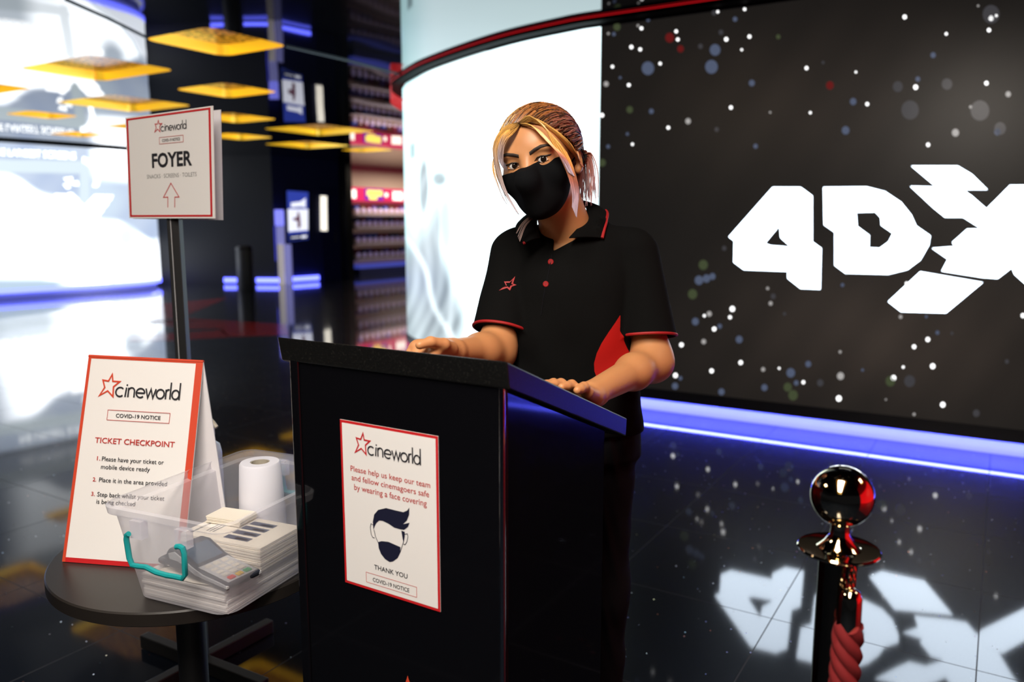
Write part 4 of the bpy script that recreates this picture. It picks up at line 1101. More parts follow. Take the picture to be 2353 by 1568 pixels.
stext('FOYER', 349, 353, 387, 441, 2, .03)
stext('SNACKS · SCREENS · TOILETS', 338, 402, 411, 452, 4, -.006)
ss.stroke([sv(*p) for p in ((386, 477), (386, 453), (376, 454), (393, 421), (412, 453), (402, 453), (402, 477))], .0022, 1, .0008)
ss.build('front_sheet', [M['white'], M['red'], M['ink'], M['redtext'], M['greyink']], fg)
k = Sheet(atY(300, 275, L_ + .03), atY(507, 252, R_ + .075), atY(512, 506, R_ + .075), atY(306, 503, L_ + .03)); k.base(.002, 0); k.build('back_sheet', [M['white_back']], fg)

# ------------------------------------------------------------------ barrier post with rope
bp_ = atY(1935, 1140, 1.075); bx_, by_ = bp_.x, bp_.y; bz = bp_.z; RB = .043
sg = thing('barrier_post', 'shiny gold barrier post with ball top and flange in the right foreground', 'barrier post', (bx_, by_, 0))
c0 = (bx_, by_, 0)
k = MB(); k.sphere((bx_, by_, bz), RB, 48, 32); k.build('ball', M['chrome'], sg)
zf = atY(1927, 1262, 1.075).z
k = MB(); k.lathe([(.0135, bz - RB + .003 - zf), (.0125, bz - RB - .004 - zf), (.0135, .022), (.020, .012), (.027, .005), (.030, .003)], 40, (bx_, by_, zf)); k.build('neck', M['chrome'], sg)
k = MB(); k.lathe([(.0, -.004), (.050, -.004), (.0545, -.002), (.056, .001), (.0545, .003), (.050, .0025), (.0, .003)], 64, (bx_, by_, zf), cap=False); k.build('flange', M['chrome'], sg)
k = MB(); k.lathe([(.0265, .02), (.0265, zf - .004)], 40, c0); k.build('tube', M['postmetal'], sg)
k = MB(); k.lathe([(.16, 0), (.16, .010), (.15, .018), (.06, .03), (.028, .034)], 56, c0); k.build('base', M['postmetal'], sg)
# rope
rp0 = Vector((bx_ + .002, by_ - .043, zf - .006))
rg = thing('barrier_rope', 'thick red twisted barrier rope with gold end cap hanging from the gold post', 'rope', tuple(rp0))
k = MB(); zc = atY(1931, 1355, by_ - .043).z
nlk = 5
for i in range(nlk):
    z = rp0.z - (i + .5) * (rp0.z - zc) / nlk; rot = i % 2
    ring_ = [Vector((rp0.x + (math.cos(a) * .0045 if rot else 0), rp0.y + (0 if rot else math.cos(a) * .0045), z + math.sin(a) * .0085)) for a in [2 * PI * q_ / 12 for q_ in range(12)]]
    k.tube(ring_, .0016, 6, closed=True)
k.build('chain', M['gold'], rg)
zr = atY(1931, 1437, by_ - .043).z
k = MB(); k.lathe([(.004, zc + .002), (.012, zc - .003), (.0155, zc - .012), (.016, zr - .004), (.0145, zr - .005)], 28, (rp0.x, rp0.y, 0)); k.build('end_cap', M['chrome'], rg)
k = MB(); nst = 4; turns = 11.0
def ropec(t):  # goes down, then sags away to the right towards the next post
    L = t * 1.1
    if L < .26: return Vector((rp0.x - .003 * L / .26, rp0.y - .004 * L, zr - L))
    a = (L - .26) / .55
    return Vector((rp0.x - .003 + .30 * (1 - math.cos(min(a, 1.45))), rp0.y - .001 - .30 * (1 - math.cos(min(a, 1.45))) , zr - .26 - .28 * math.sin(min(a, 1.45))))
for s_ in range(nst):
    path = []
    for i in range(260):
        t = i / 259; c = ropec(t); w = 2 * PI * (t * turns + s_ / nst)
        path.append(c + Vector((math.cos(w) * .0118, math.sin(w) * .0118, 0)))
    k.tube(path, .0096, 9)
k.build('cord', M['rope'], rg)

# ================================================================== THE ATTENDANT
def vsm(a, b, k):
    h = np.clip(.5 + .5 * (b - a) / k, 0, 1); return b + (a - b) * h - k * h * (1 - h)
class Fld:
    def __init__(s, lo, hi, h):
        s.lo = np.array(lo, float); s.h = h
        s.n = np.ceil((np.array(hi) - s.lo) / h).astype(int) + 1
        s.F = np.full(s.n, 1.0, np.float32)
    def sub(s, lo, hi):
        a = np.clip(np.floor((np.array(lo) - s.lo) / s.h).astype(int), 0, s.n - 1); b = np.clip(np.ceil((np.array(hi) - s.lo) / s.h).astype(int) + 1, 1, s.n)
        sl = tuple(slice(i, j) for i, j in zip(a, b))
        ax = [(np.arange(i, j) * s.h + o).astype(np.float32) for i, j, o in zip(a, b, s.lo)]
        return sl, np.meshgrid(*ax, indexing='ij', sparse=True)
    def put(s, fn, lo, hi, k=.02, mode='add', m=.03):
        lo = np.array(lo) - m - k; hi = np.array(hi) + m + k
        sl, (x, y, z) = s.sub(lo, hi)
        if 0 in [q.stop - q.start for q in sl]: return
        d = fn(x, y, z); A = s.F[sl]
        if mode == 'add': s.F[sl] = vsm(d, A, k) if k > 0 else np.minimum(d, A)
        elif mode == 'cut': s.F[sl] = -vsm(-A, d, k) if k > 0 else np.maximum(A, -d)
        elif mode == 'and': s.F[sl] = np.maximum(A, d)
    def cone(s, a, b, ra, rb, k=.02, mode='add'):
        a = np.array(a, float); b = np.array(b, float); ba = b - a; L2 = ba @ ba; r = max(ra, rb)
        def fn(x, y, z):
            t = np.clip(((x - a[0]) * ba[0] + (y - a[1]) * ba[1] + (z - a[2]) * ba[2]) / L2, 0, 1)
            return np.sqrt((x - a[0] - ba[0] * t) ** 2 + (y - a[1] - ba[1] * t) ** 2 + (z - a[2] - ba[2] * t) ** 2) - (ra + (rb - ra) * t)
        s.put(fn, np.minimum(a, b) - r, np.maximum(a, b) + r, k, mode)
    def ell(s, c, R, rad, k=.02, mode='add'):
        c = np.array(c, float); R = np.array(R, float); rad = np.array(rad, float); r = rad.max()
        def fn(x, y, z):
            q = [((x - c[0]) * R[0, i] + (y - c[1]) * R[1, i] + (z - c[2]) * R[2, i]) for i in range(3)]
            k0 = np.sqrt((q[0] / rad[0]) ** 2 + (q[1] / rad[1]) ** 2 + (q[2] / rad[2]) ** 2)
            k1 = np.sqrt((q[0] / rad[0] ** 2) ** 2 + (q[1] / rad[1] ** 2) ** 2 + (q[2] / rad[2] ** 2) ** 2)
            return k0 * (k0 - 1) / np.maximum(k1, 1e-6)
        s.put(fn, c - r, c + r, k, mode)
    def torso(s, keys, k=.02, mode='add', rot=0.0):
        """stack of ellipses: keys = rows of (z, cx, cy, halfwidth, halfdepth)"""
        K_ = np.array(keys, float); zs = np.linspace(K_[0, 0], K_[-1, 0], 160)
        def sm(col):
            v = np.interp(zs, K_[:, 0], K_[:, col]); 
            for _ in range(3): v = np.convolve(np.pad(v, 6, 'edge'), np.ones(13) / 13, 'valid')
            return v
        cols_ = [sm(i) for i in range(1, 5)]; c_, s_ = math.cos(rot), math.sin(rot)
        def fn(x, y, z):
            zz = np.clip(z, zs[0], zs[-1]); cx, cy, w, d = [np.interp(zz.ravel(), zs, v).reshape(zz.shape).astype(np.float32) for v in cols_]
            dx = (x - cx) * c_ + (y - cy) * s_; dy = -(x - cx) * s_ + (y - cy) * c_
            e = 2.4
            r = (np.abs(dx / w) ** e + np.abs(dy / d) ** e) ** (1 / e)
            dd = (r - 1) * np.minimum(w, d); oz = np.maximum(z - zs[-1], zs[0] - z)
            return np.where(oz > 0, np.sqrt(np.maximum(dd, 0) ** 2 + oz ** 2), np.maximum(dd, oz))
        lo = [min(K_[:, 1] - K_[:, 3]), min(K_[:, 2] - K_[:, 4]) - .05, zs[0]]; hi = [max(K_[:, 1] + K_[:, 3]), max(K_[:, 2] + K_[:, 4]) + .05, zs[-1]]
        s.put(fn, lo, hi, k, mode)
    def mesh(s):
        F = s.F; n = F.shape; S = F < 0
        cnt = np.zeros([q - 1 for q in n], np.int8)
        for i in (0, 1):
            for j in (0, 1):
                for k in (0, 1): cnt += S[i:n[0] - 1 + i, j:n[1] - 1 + j, k:n[2] - 1 + k]
        act = np.argwhere((cnt > 0) & (cnt < 8)); idx = np.full(cnt.shape, -1, np.int32); idx[tuple(act.T)] = np.arange(len(act))
        acc = np.zeros((len(act), 3)); num = np.zeros(len(act))
        cs = np.array([(i, j, k) for i in (0, 1) for j in (0, 1) for k in (0, 1)])
        val = np.stack([F[tuple((act + c).T)] for c in cs], 1)
        for p in range(8):
            for q in range(p + 1, 8):
                if np.abs(cs[p] - cs[q]).sum() != 1: continue
                a, b = val[:, p], val[:, q]; mk = (a < 0) != (b < 0)
                t = np.where(mk, a / np.where(mk, a - b, 1), 0)
                acc += np.where(mk[:, None], cs[p] + t[:, None] * (cs[q] - cs[p]), 0); num += mk
        V = (act + acc / num[:, None]) * s.h + s.lo
        quads = []
        for ax in range(3):
            o = [0, 0, 0]; o[ax] = 1; a = S[tuple(slice(0, n[d] - o[d]) for d in range(3))]; b = S[tuple(slice(o[d], n[d]) for d in range(3))]
            u, v = [d for d in range(3) if d != ax]
            e = np.argwhere(a != b); e = e[(e[:, u] > 0) & (e[:, v] > 0) & (e[:, u] < n[u] - 1) & (e[:, v] < n[v] - 1)]
            du = np.zeros(3, int); du[u] = 1; dv = np.zeros(3, int); dv[v] = 1
            q = np.stack([idx[tuple((e - du - dv).T)], idx[tuple((e - dv).T)], idx[tuple(e.T)], idx[tuple((e - du).T)]], 1)
            flip = a[tuple(e.T)] != (ax == 1)
            q[~flip] = q[~flip][:, ::-1]
            quads.append(q)
        Q = np.concatenate(quads); Q = Q[(Q >= 0).all(1)]
        return V, Q
    def build(s, name, mats, parent, smooth=2, attrs=None):
        V, Q = s.mesh()
        # light Laplacian relaxation
        for it in range(smooth):
            A = np.zeros_like(V); c = np.zeros(len(V))
            for a, b in ((0, 1), (1, 2), (2, 3), (3, 0)):
                np.add.at(A, Q[:, a], V[Q[:, b]]); np.add.at(A, Q[:, b], V[Q[:, a]]); np.add.at(c, Q[:, a], 1); np.add.at(c, Q[:, b], 1)
            V = V * .5 + .5 * A / np.maximum(c, 1)[:, None]
        me = bpy.data.meshes.new(name); inv = np.array(world_loc(parent)) if parent else np.zeros(3)
        me.vertices.add(len(V)); me.vertices.foreach_set('co', (V - inv).astype(np.float32).ravel())
        me.loops.add(Q.size); me.loops.foreach_set('vertex_index', Q.astype(np.int32).ravel())
        me.polygons.add(len(Q)); me.polygons.foreach_set('loop_start', np.arange(0, Q.size, 4, dtype=np.int32)); me.polygons.foreach_set('loop_total', np.full(len(Q), 4, np.int32))
        me.update(calc_edges=True); me.polygons.foreach_set('use_smooth', np.ones(len(Q), bool))
        for an, fn in (attrs or {}).items():
            at = me.attributes.new(an, 'FLOAT', 'POINT'); at.data.foreach_set('value', fn(V).astype(np.float32))
        for m in mats: me.materials.append(m)
        me.validate()
        o = bpy.data.objects.new(name, me); COL.objects.link(o)
        if parent: o.parent = parent
        o['_n'] = len(V); del o['_n']
        return o, V, Q

A3 = lambda v: np.array(v, float)
person = thing('person', 'attendant in black polo shirt and black face mask standing behind the lectern, streaked hair', 'person', (.14, 1.80, 0))
# --- head frame: hx to picture right, hy backward, hz up
yaw, rol, pit = math.radians(-21), math.radians(11), math.radians(6)
f0 = A3((math.sin(yaw), -math.cos(yaw), 0)); r0 = A3((math.cos(yaw), math.sin(yaw), 0)); z0 = A3((0, 0, 1))
hx = r0 * math.cos(rol) + z0 * math.sin(rol); hz = -r0 * math.sin(rol) + z0 * math.cos(rol)
fw = f0 * math.cos(pit) - hz * math.sin(pit); hz = hz * math.cos(pit) + f0 * math.sin(pit); hy = -fw
HR = np.stack([hx, hy, hz], 1)
bridge = A3(atY(1211, 374, 1.615)); HC = bridge + hy * .088
def hp(x, y, z): return HC + HR @ A3((x, y, z))
def hloc(V): return (V - HC) @ HR
# --- joints
shR, shL = A3((.004, 1.795, 1.262)), A3((.272, 1.775, 1.262))
elR, elL = A3(atY(1140, 808, 1.70)), A3(atY(1500, 832, 1.715))
wrR = A3(onplane(1034, 808, LO + LA * .235, LA)); fistc = A3(onplane(962, 797, LO + LA * .145, LA))
wrL = A3(lec(.205, .345, 0)); wrL[2] = lectop(.345) + .026
def build_body():
    f = Fld((-.27, 1.30, .80), (.46, 2.0, 1.64), .0026)
    # trunk
    f.torso([(.80, .128, 1.80, .135, .090), (.92, .128, 1.79, .128, .090), (1.02, .13, 1.785, .108, .084), (1.13, .132, 1.78, .112, .086), (1.22, .135, 1.785, .122, .082), (1.265, .137, 1.79, .105, .062), (1.29, .138, 1.79, .06, .045)], .02)
    for a, b, c, r in ((shR, elR, wrR, (.042, .0345, .0235)), (shL, elL, wrL, (.043, .036, .024))):
        f.cone(a, b, r[0], r[1], .03)
        m = b * .66 + c * .34
        f.cone(b, m, r[1] - .002, .0335, .05); f.cone(m, c, .0335, r[2], .03)
    nb = A3((.137, 1.79, 1.265))
    f.cone(nb, hp(.004, .028, -.055), .058, .050, .03)
    f.cone(A3((.085, 1.79, 1.275)), A3((.19, 1.785, 1.275)), .036, .036, .03)
    # collar bones
    f.cone(A3((.125, 1.725, 1.262)), A3((.04, 1.76, 1.285)), .009, .008, .02); f.cone(A3((.150, 1.722, 1.262)), A3((.235, 1.752, 1.285)), .009, .008, .02)
    # head
    E = lambda c, rad, k=.02, mode='add', R=HR: f.ell(hp(*c), R, rad, k, mode)
    E((0, .018, .030), (.073, .092, .074), .02)
    E((0, -.030, .016), (.064, .062, .068), .03)
    E((0, -.030, -.036), (.056, .058, .068), .03)
    E((0, -.058, -.078), (.026, .022, .024), .03)
    for sgn in (-1, 1):
        E((sgn * .042, -.052, -.026), (.026, .026, .022), .022)
        E((sgn * .034, -.081, .021), (.024, .011, .009), .015)
        E((sgn * .031, -.099, .001), (.019, .013, .012), .012, 'cut')
        # lids: a shell round the eye ball with an almond slit
        E((sgn * .031, -.0735, .0005), (.0150, .0150, .0140), .008)
    f.cone(hp(0, -.084, .010), hp(0, -.108, -.034), .0075, .0125, .014)
    for sgn in (-1, 1):
        f.ell(hp(sgn * .0112, -.100, -.037), HR, (.008, .010, .007), .008)
        R2 = HR @ np.array([[math.cos(-.10 * sgn), -math.sin(-.10 * sgn), 0], [math.sin(-.10 * sgn), math.cos(-.10 * sgn), 0], [0, 0, 1]])
        f.ell(hp(sgn * .031, -.0885, -.0005), R2, (.0142, .012, .0052), .002, 'cut')
    E((0, -.090, -.066), (.022, .010, .006), .008)
    # ears
    for sgn in (-1, 1):
        a = .35 * sgn
        Re = HR @ np.array([[math.cos(a), -math.sin(a), 0], [math.sin(a), math.cos(a), 0], [0, 0, 1]])
        f.ell(hp(sgn * .076, .020, -.008), Re, (.008, .019, .031), .006)
        f.ell(hp(sgn * .083, .015, -.004), Re, (.005, .011, .021), .004, 'cut')
        f.ell(hp(sgn * .073, .008, -.033), Re, (.007, .009, .010), .006)
    # --- her right hand (picture left): a loose fist resting on the stand
    d = fistc - wrR; d[2] *= .3; d /= np.linalg.norm(d)       # forearm direction on the slope, pointing along the knuckles
    up = A3((0, 0, 1)); side = np.cross(up, d)                                          # towards the back of the slope / camera
    if side[1] > 0: side = -side                                                        # side = toward the camera
    W_ = wrR
    P = lambda x, y, z: W_ + d * x + side * y + up * z
    f.cone(P(-.01, 0, 0), P(.012, 0, .002), .0235, .022, .01)
    f.cone(P(.018, .012, .002), P(.070, .020, .006), .017, .0155, .012); f.cone(P(.018, -.010, .006), P(.074, -.018, .010), .017, .0155, .012)
    f.cone(P(.03, 0, .008), P(.070, 0, .012), .016, .015, .014)
    for i, (y, L) in enumerate(((.026, .030), (.009, .033), (-.009, .034), (-.026, .031))):
        k0 = P(.076, y, .010 - .003 * abs(i - 1.5)); k1 = k0 + d * .022 - up * .016 - side * .0; k2 = k1 - d * .008 - up * .016; k3 = k2 - d * .020 + up * .002
        f.cone(k0, k1, .0098, .0090, .006); f.cone(k1, k2, .0090, .0084, .004); f.cone(k2, k3, .0084, .0075, .004)
    t0 = P(.030, .024, .010); t1 = P(.060, .034, .020); t2 = P(.092, .030, .026); t3 = P(.115, .024, .021)
    f.cone(t0, t1, .0145, .0112, .012); f.cone(t1, t2, .0112, .0100, .005); f.cone(t2, t3, .0100, .0080, .004)
    # --- her left hand (picture right): flat on the slope, fingers up the slope
    d = A3(lec(.190, .18, lectop(.18))) - A3(lec(.204, .345, lectop(.345))); d /= np.linalg.norm(d)
    nrm = np.cross(A3(LB), A3(LA) * 1.0 + A3((0, 0, -.405))); nrm /= np.linalg.norm(nrm); nrm = nrm if nrm[2] > 0 else -nrm
    side = np.cross(nrm, d); side = side if side @ A3(LB) > 0 else -side               # towards the free edge
    W_ = wrL; H0 = A3(lec(.204, .345, lectop(.345)))
    P2 = lambda x, y, z: H0 + d * x + side * y + nrm * z
    f.cone(P2(-.01, 0, .026), P2(.015, 0, .022), .0235, .021, .01)
    for y0_, y1_ in ((.012, .026), (.004, .010), (-.006, -.008), (-.014, -.024)):
        f.cone(P2(.014, y0_, .020), P2(.074 - abs(y1_) * .25, y1_, .017), .0155, .0118, .010)
    for i, (y, L, a) in enumerate(((.027, .050, .20), (.0095, .062, .08), (-.0085, .068, -.02), (-.0265, .060, -.12))):
        k0 = P2(.076 - abs(y) * .25, y, .018); k1 = k0 + d * L * .45 + side * a * L * .45 + nrm * .004; k2 = k1 + d * L * .32 + side * a * L * .3 - nrm * .007; k3 = k2 + d * L * .26 + side * a * L * .2 - nrm * .005
        f.cone(k0, k1, .0100, .0090, .007); f.cone(k1, k2, .0090, .0083, .004); f.cone(k2, k3, .0083, .0070, .004)
    t0 = P2(.016, -.020, .018); t1 = P2(.046, -.046, .015); t2 = P2(.074, -.060, .012); t3 = P2(.094, -.064, .010)
    f.cone(t0, t1, .0145, .0110, .012); f.cone(t1, t2, .0110, .0098, .005); f.cone(t2, t3, .0098, .0078, .004)
    return f, (P, P2)
bf, _ = build_body()
body, BV, BQ = bf.build('body', [M['skin']], person, 1)
del bf
# eyes
gaze = A3(CAM) 
for sgn in (-1, 1):
    c = hp(sgn * .031, -.0755, .0)
    k = MB(); k.sphere(tuple(c), .0118, 28, 18); eye = k.build('eye', M['sclera'], person)
    g_ = gaze - c; g_ /= np.linalg.norm(g_); Rm = Vector(g_).to_track_quat('Z', 'Y').to_matrix().to_4x4()
    k = MB(); k.lathe([(.0060, .0103), (.0054, .0112), (.0032, .01215), (0.0005, .0124)], 24, T=Matrix.Translation(Vector(c)) @ Rm); k.build('iris', M['iris'], eye if False else person)
# brows and liner: strips laid on the face
from mathutils.bvhtree import BVHTree
bvh = BVHTree.FromPolygons([Vector(v) for v in BV], [tuple(q) for q in BQ])
def face_pt(x, z, lift=.0006):
    o = Vector(hp(x, -.25, z)); hit = bvh.ray_cast(o, Vector(hy)); 
    p = hit[0] if hit[0] is not None else Vector(hp(x, -.09, z))
    return p - Vector(hy) * lift
def strip(name, top, bot, m, lift=.0007, sub=8):
    k = MB(); n_ = len(top) * sub
    def lerp(L, t):
        a = t * (len(L) - 1); i = min(int(a), len(L) - 2); w = a - i; return (L[i][0] * (1 - w) + L[i + 1][0] * w, L[i][1] * (1 - w) + L[i + 1][1] * w)
    def fn(u, v):
        a, b = lerp(top, u), lerp(bot, u); return face_pt(a[0] * (1 - v) + b[0] * v, a[1] * (1 - v) + b[1] * v, lift + .0012 * math.sin(PI * v))
    k.grid(fn, n_, 4); return k.build(name, m, person)
for sgn in (-1, 1):
    S_ = lambda L: [(sgn * x, z) for x, z in L]
    strip('eyebrow', S_([(.011, .0185), (.022, .0235), (.036, .0275), (.048, .0265), (.060, .019)]), S_([(.012, .0120), (.022, .0165), (.036, .0212), (.048, .0220), (.060, .0180)]), M['brow'])
    strip('eyeliner', S_([(.0165, .0005), (.022, .0058), (.031, .0074), (.040, .0062), (.0505, .0062)]), S_([(.0165, -.0010), (.022, .0036), (.031, .0050), (.0395, .0036), (.0475, .0030)]), M['liner'], .0009)
    strip('lower_lash', S_([(.018, -.0042), (.031, -.0066), (.044, -.0035)]), S_([(.018, -.0050), (.031, -.0076), (.044, -.0047)]), M['brow'], .0005)
# --- face mask
mf = Fld(tuple(HC - .17), tuple(HC + .17), .0026)
E = lambda c, rad, k=.02, mode='add': mf.ell(hp(*c), HR, rad, k, mode)
E((0, -.030, -.036), (.0625, .066, .076), .02); E((0, -.058, -.078), (.033, .032, .033), .03)
E((-.042, -.052, -.026), (.032, .032, .03), .02); E((.042, -.052, -.026), (.032, .032, .03), .02)
mf.cone(hp(0, -.092, .0), hp(0, -.114, -.036), .012, .017, .02); mf.cone(hp(0, -.114, -.036), hp(0, -.086, -.094), .017, .015, .03)
def halfspace(p, n):
    n = A3(n); n = n / np.linalg.norm(n); p = A3(p)
    return lambda x, y, z: (x - p[0]) * n[0] + (y - p[1]) * n[1] + (z - p[2]) * n[2]
big = (HC - .3, HC + .3)
hd = lambda x, y, z: HR @ A3((x, y, z))
mf.put(halfspace(hp(0, -.11, -.010), hd(0, -.30, 1)), *big, 0, 'and'); mf.put(halfspace(hp(-.05, -.08, -.012), hd(-.14, -.10, 1)), *big, 0, 'and')
mf.put(halfspace(hp(0, -.006, 0), hd(0, 1, -.10)), *big, 0, 'and')
mf.put(halfspace(hp(0, -.04, -.112), hd(0, .35, -1)), *big, 0, 'and')
mask, _, _ = mf.build('face_mask', [M['mask']], person, 2)
k = MB()
for sgn in (1, -1):
    k2 = MB(); k2.tube([hp(sgn * .064, -.008, -.018), hp(sgn * .074, .010, -.006), hp(sgn * .082, .030, .010), hp(sgn * .083, .040, -.010), hp(sgn * .074, .022, -.038), hp(sgn * .064, -.006, -.050)], .0016, 6); k2.build('ear_loop', M['mask'], mask)

# --- polo shirt
wrinkle = lambda x, y, z: .0030 * np.sin(17 * (x + .9 * z) + 4 * np.sin(6 * z + 9 * x) + 1) * np.sin(9 * (z - .5 * x) + 2) + .0013 * np.sin(44 * (x * 1.2 - .5 * z) + 4 * np.sin(13 * z + 3)) * np.sin(8 * z + 11 * x)
sf = Fld((-.16, 1.56, .84), (.46, 2.0, 1.37), .0028)
sf.torso([(.86, .130, 1.795, .170, .122), (.93, .130, 1.79, .163, .120), (1.02, .132, 1.782, .146, .114), (1.11, .133, 1.778, .142, .116), (1.20, .134, 1.782, .148, .108), (1.25, .136, 1.788, .140, .092), (1.285, .137, 1.79, .108, .076), (1.31, .138, 1.79, .074, .066), (1.335, .138, 1.79, .060, .058)], .02)
sf.cone(A3((.095, 1.79, 1.272)), A3((.02, 1.793, 1.268)), .050, .050, .02); sf.cone(A3((.18, 1.787, 1.272)), A3((.262, 1.777, 1.268)), .050, .050, .02)
sleeves = []
for sh_, el_, r0_, r1_, t_ in ((shR, elR, .052, .058, .80), (shL, elL, .054, .068, .78)):
    a_s = sh_ + A3((0, 0, -.006)); e = sh_ + (el_ - sh_) * t_; sleeves.append((sh_, e, el_, r1_))
F_ = sf.F; sl, (x, y, z) = sf.sub(sf.lo, sf.lo + sf.h * sf.n); sf.F[sl] += wrinkle(x, y, z).astype(np.float32)
def sleeve_axis(sh_, el_):
    ax = (el_ - sh_) / np.linalg.norm(el_ - sh_)
    if el_ is elL: ax = ax + A3((-.12, 0, .0)); ax /= np.linalg.norm(ax)
    return ax
def cone_sd(x, y, z, a, b, ra, rb):
    ba = b - a; t = np.clip(((x - a[0]) * ba[0] + (y - a[1]) * ba[1] + (z - a[2]) * ba[2]) / (ba @ ba), 0, 1)
    return np.sqrt((x - a[0] - ba[0] * t) ** 2 + (y - a[1] - ba[1] * t) ** 2 + (z - a[2] - ba[2] * t) ** 2) - (ra + (rb - ra) * t)
for (sh_, e, el_, r1_), r0_ in zip(sleeves, (.052, .054)):
    ax = sleeve_axis(sh_, el_)
    def slv(x, y, z, a=sh_ + A3((0, 0, -.006)), e=e, ax=ax, r0_=r0_, r1_=r1_):
        d = cone_sd(x, y, z, a, e + ax * .06, r0_, r1_ + .003) + .6 * wrinkle(x, y, z)
        d = np.maximum(d, (x - e[0]) * ax[0] + (y - e[1]) * ax[1] + (z - e[2]) * ax[2])
        hole = cone_sd(x, y, z, e - ax * .03, e + ax * .08, r1_ - .024, r1_ - .003)
        return np.maximum(d, -hole)
    sf.put(slv, np.minimum(sh_, e) - .08, np.maximum(sh_, e) + .09, .012)
# V neck: opening for the neck and throat
sf.cone(A3((.139, 1.788, 1.268)), A3((.142, 1.77, 1.42)), .054, .064, 0, 'cut')
vtop, vbot = A3(atY(1276, 500, 1.70)), A3(atY(1272, 580, 1.68))
def vneck(x, y, z):
    t = np.clip((1.315 - z) / (1.315 - vbot[2]), 0, 1.0); w = .042 * (1 - t) - np.where(z < vbot[2], .05, 0)
    cx = .137 + (vbot[0] - .137) * t
    return np.maximum(np.abs(x - cx) - w, np.maximum(y - 1.775, vbot[2] - z))
sf.put(vneck, (.02, 1.6, 1.15), (.26, 1.80, 1.40), 0, 'cut')
# red side panels: signed distance across the panel border, measured on the shirt
pan = [A3(atY(u, v, 1.70))[[0, 2]] for u, v in ((1424, 722), (1412, 738), (1395, 760), (1379, 784), (1368, 807), (1362, 830), (1363, 848), (1368, 862), (1376, 874), (1388, 885), (1480, 890), (1480, 722))]
panR = [A3(atY(u, v, 1.70))[[0, 2]] for u, v in ((1166, 760), (1152, 795), (1138, 818), (1125, 840), (1080, 840), (1080, 760))]
def polysd(V, poly):
    P2_ = V[:, [0, 2]]; n = len(poly); d = np.full(len(V), 1e9); ins = np.zeros(len(V), bool)
    for i in range(n):
        a, b = poly[i], poly[(i + 1) % n]; e = b - a; w = P2_ - a; t = np.clip((w @ e) / (e @ e), 0, 1)
        d = np.minimum(d, np.linalg.norm(w - t[:, None] * e, axis=1))
        c1 = (a[1] <= P2_[:, 1]) != (b[1] <= P2_[:, 1])
        with np.errstate(divide='ignore', invalid='ignore'): xx = a[0] + (P2_[:, 1] - a[1]) / (b[1] - a[1]) * e[0]
        ins ^= c1 & (P2_[:, 0] < xx)
    return np.where(ins, d, -d)
def arm_dist(V, a, b):
    ba = b - a; t = np.clip(((V - a) @ ba) / (ba @ ba), 0, 1); return np.linalg.norm(V - a - t[:, None] * ba, axis=1) - np.interp(((V - a) @ ba) / (ba @ ba), (.70, .90), (.080, .046))
def side_attr(V):
    s = np.maximum(polysd(V, pan), polysd(V, panR))
    dl = np.minimum(arm_dist(V, shL, elL), arm_dist(V, shR, elR))
    return np.minimum(s, np.maximum(dl, -.02) * 1.0)
n, l, b = nodes(M['shirt'])
at = n.new('ShaderNodeAttribute'); at.attribute_name = 'side'; gt = n.new('ShaderNodeMath'); gt.operation = 'GREATER_THAN'; gt.inputs[1].default_value = 0
mx_ = n.new('ShaderNodeMix'); mx_.data_type = 'RGBA'; mx_.inputs[6].default_value = (.004, .004, .004, 1); mx_.inputs[7].default_value = (.46, .012, .010, 1)
l.new(at.outputs['Fac'], gt.inputs[0]); l.new(gt.outputs[0], mx_.inputs[0]); l.new(mx_.outputs[2], b.inputs['Base Color'])
shirt, SV, SQ = sf.build('polo_shirt', [M['shirt']], person, 2, {'side': side_attr})
shirt['label'] = 'black polo shirt with red side panels and red piping'
sbvh = BVHTree.FromPolygons([Vector(v) for v in SV], [tuple(q) for q in SQ])
del sf, F_
def shirt_px(u, v, lift=.001):
    d = ray(u, v); h_ = sbvh.ray_cast(CAM, d); p = h_[0] if h_[0] is not None else atY(u, v, 1.68); return p - d.normalized() * lift
# sleeve piping
for (sh_, e, el_, r1_), nm in zip(sleeves, ('R', 'L')):
    ax = (el_ - sh_) / np.linalg.norm(el_ - sh_)
    if el_ is elL: ax = ax + A3((-.12, 0, .0)); ax /= np.linalg.norm(ax)
    t1 = np.cross(ax, (0, 1, 0)); t1 /= np.linalg.norm(t1); t2 = np.cross(ax, t1); ring = []
    for q_ in range(48):
        w_ = 2 * PI * q_ / 48; dr = t1 * math.cos(w_) + t2 * math.sin(w_); o = Vector(e - ax * .003); h_ = sbvh.ray_cast(o + Vector(dr) * .2, -Vector(dr), .2)
        ring.append(h_[0] if h_[0] is not None and (h_[0] - o).length < .1 else o + Vector(dr) * (r1_ - .002))
    rs = []
    for q_ in range(48):
        rs.append((ring[q_ - 1] + ring[q_] + ring[(q_ + 1) % 48]) / 3)
    k = MB(); k.tube(rs, .0032, 8, closed=True); k.build('sleeve_piping', M['redthread'], shirt)
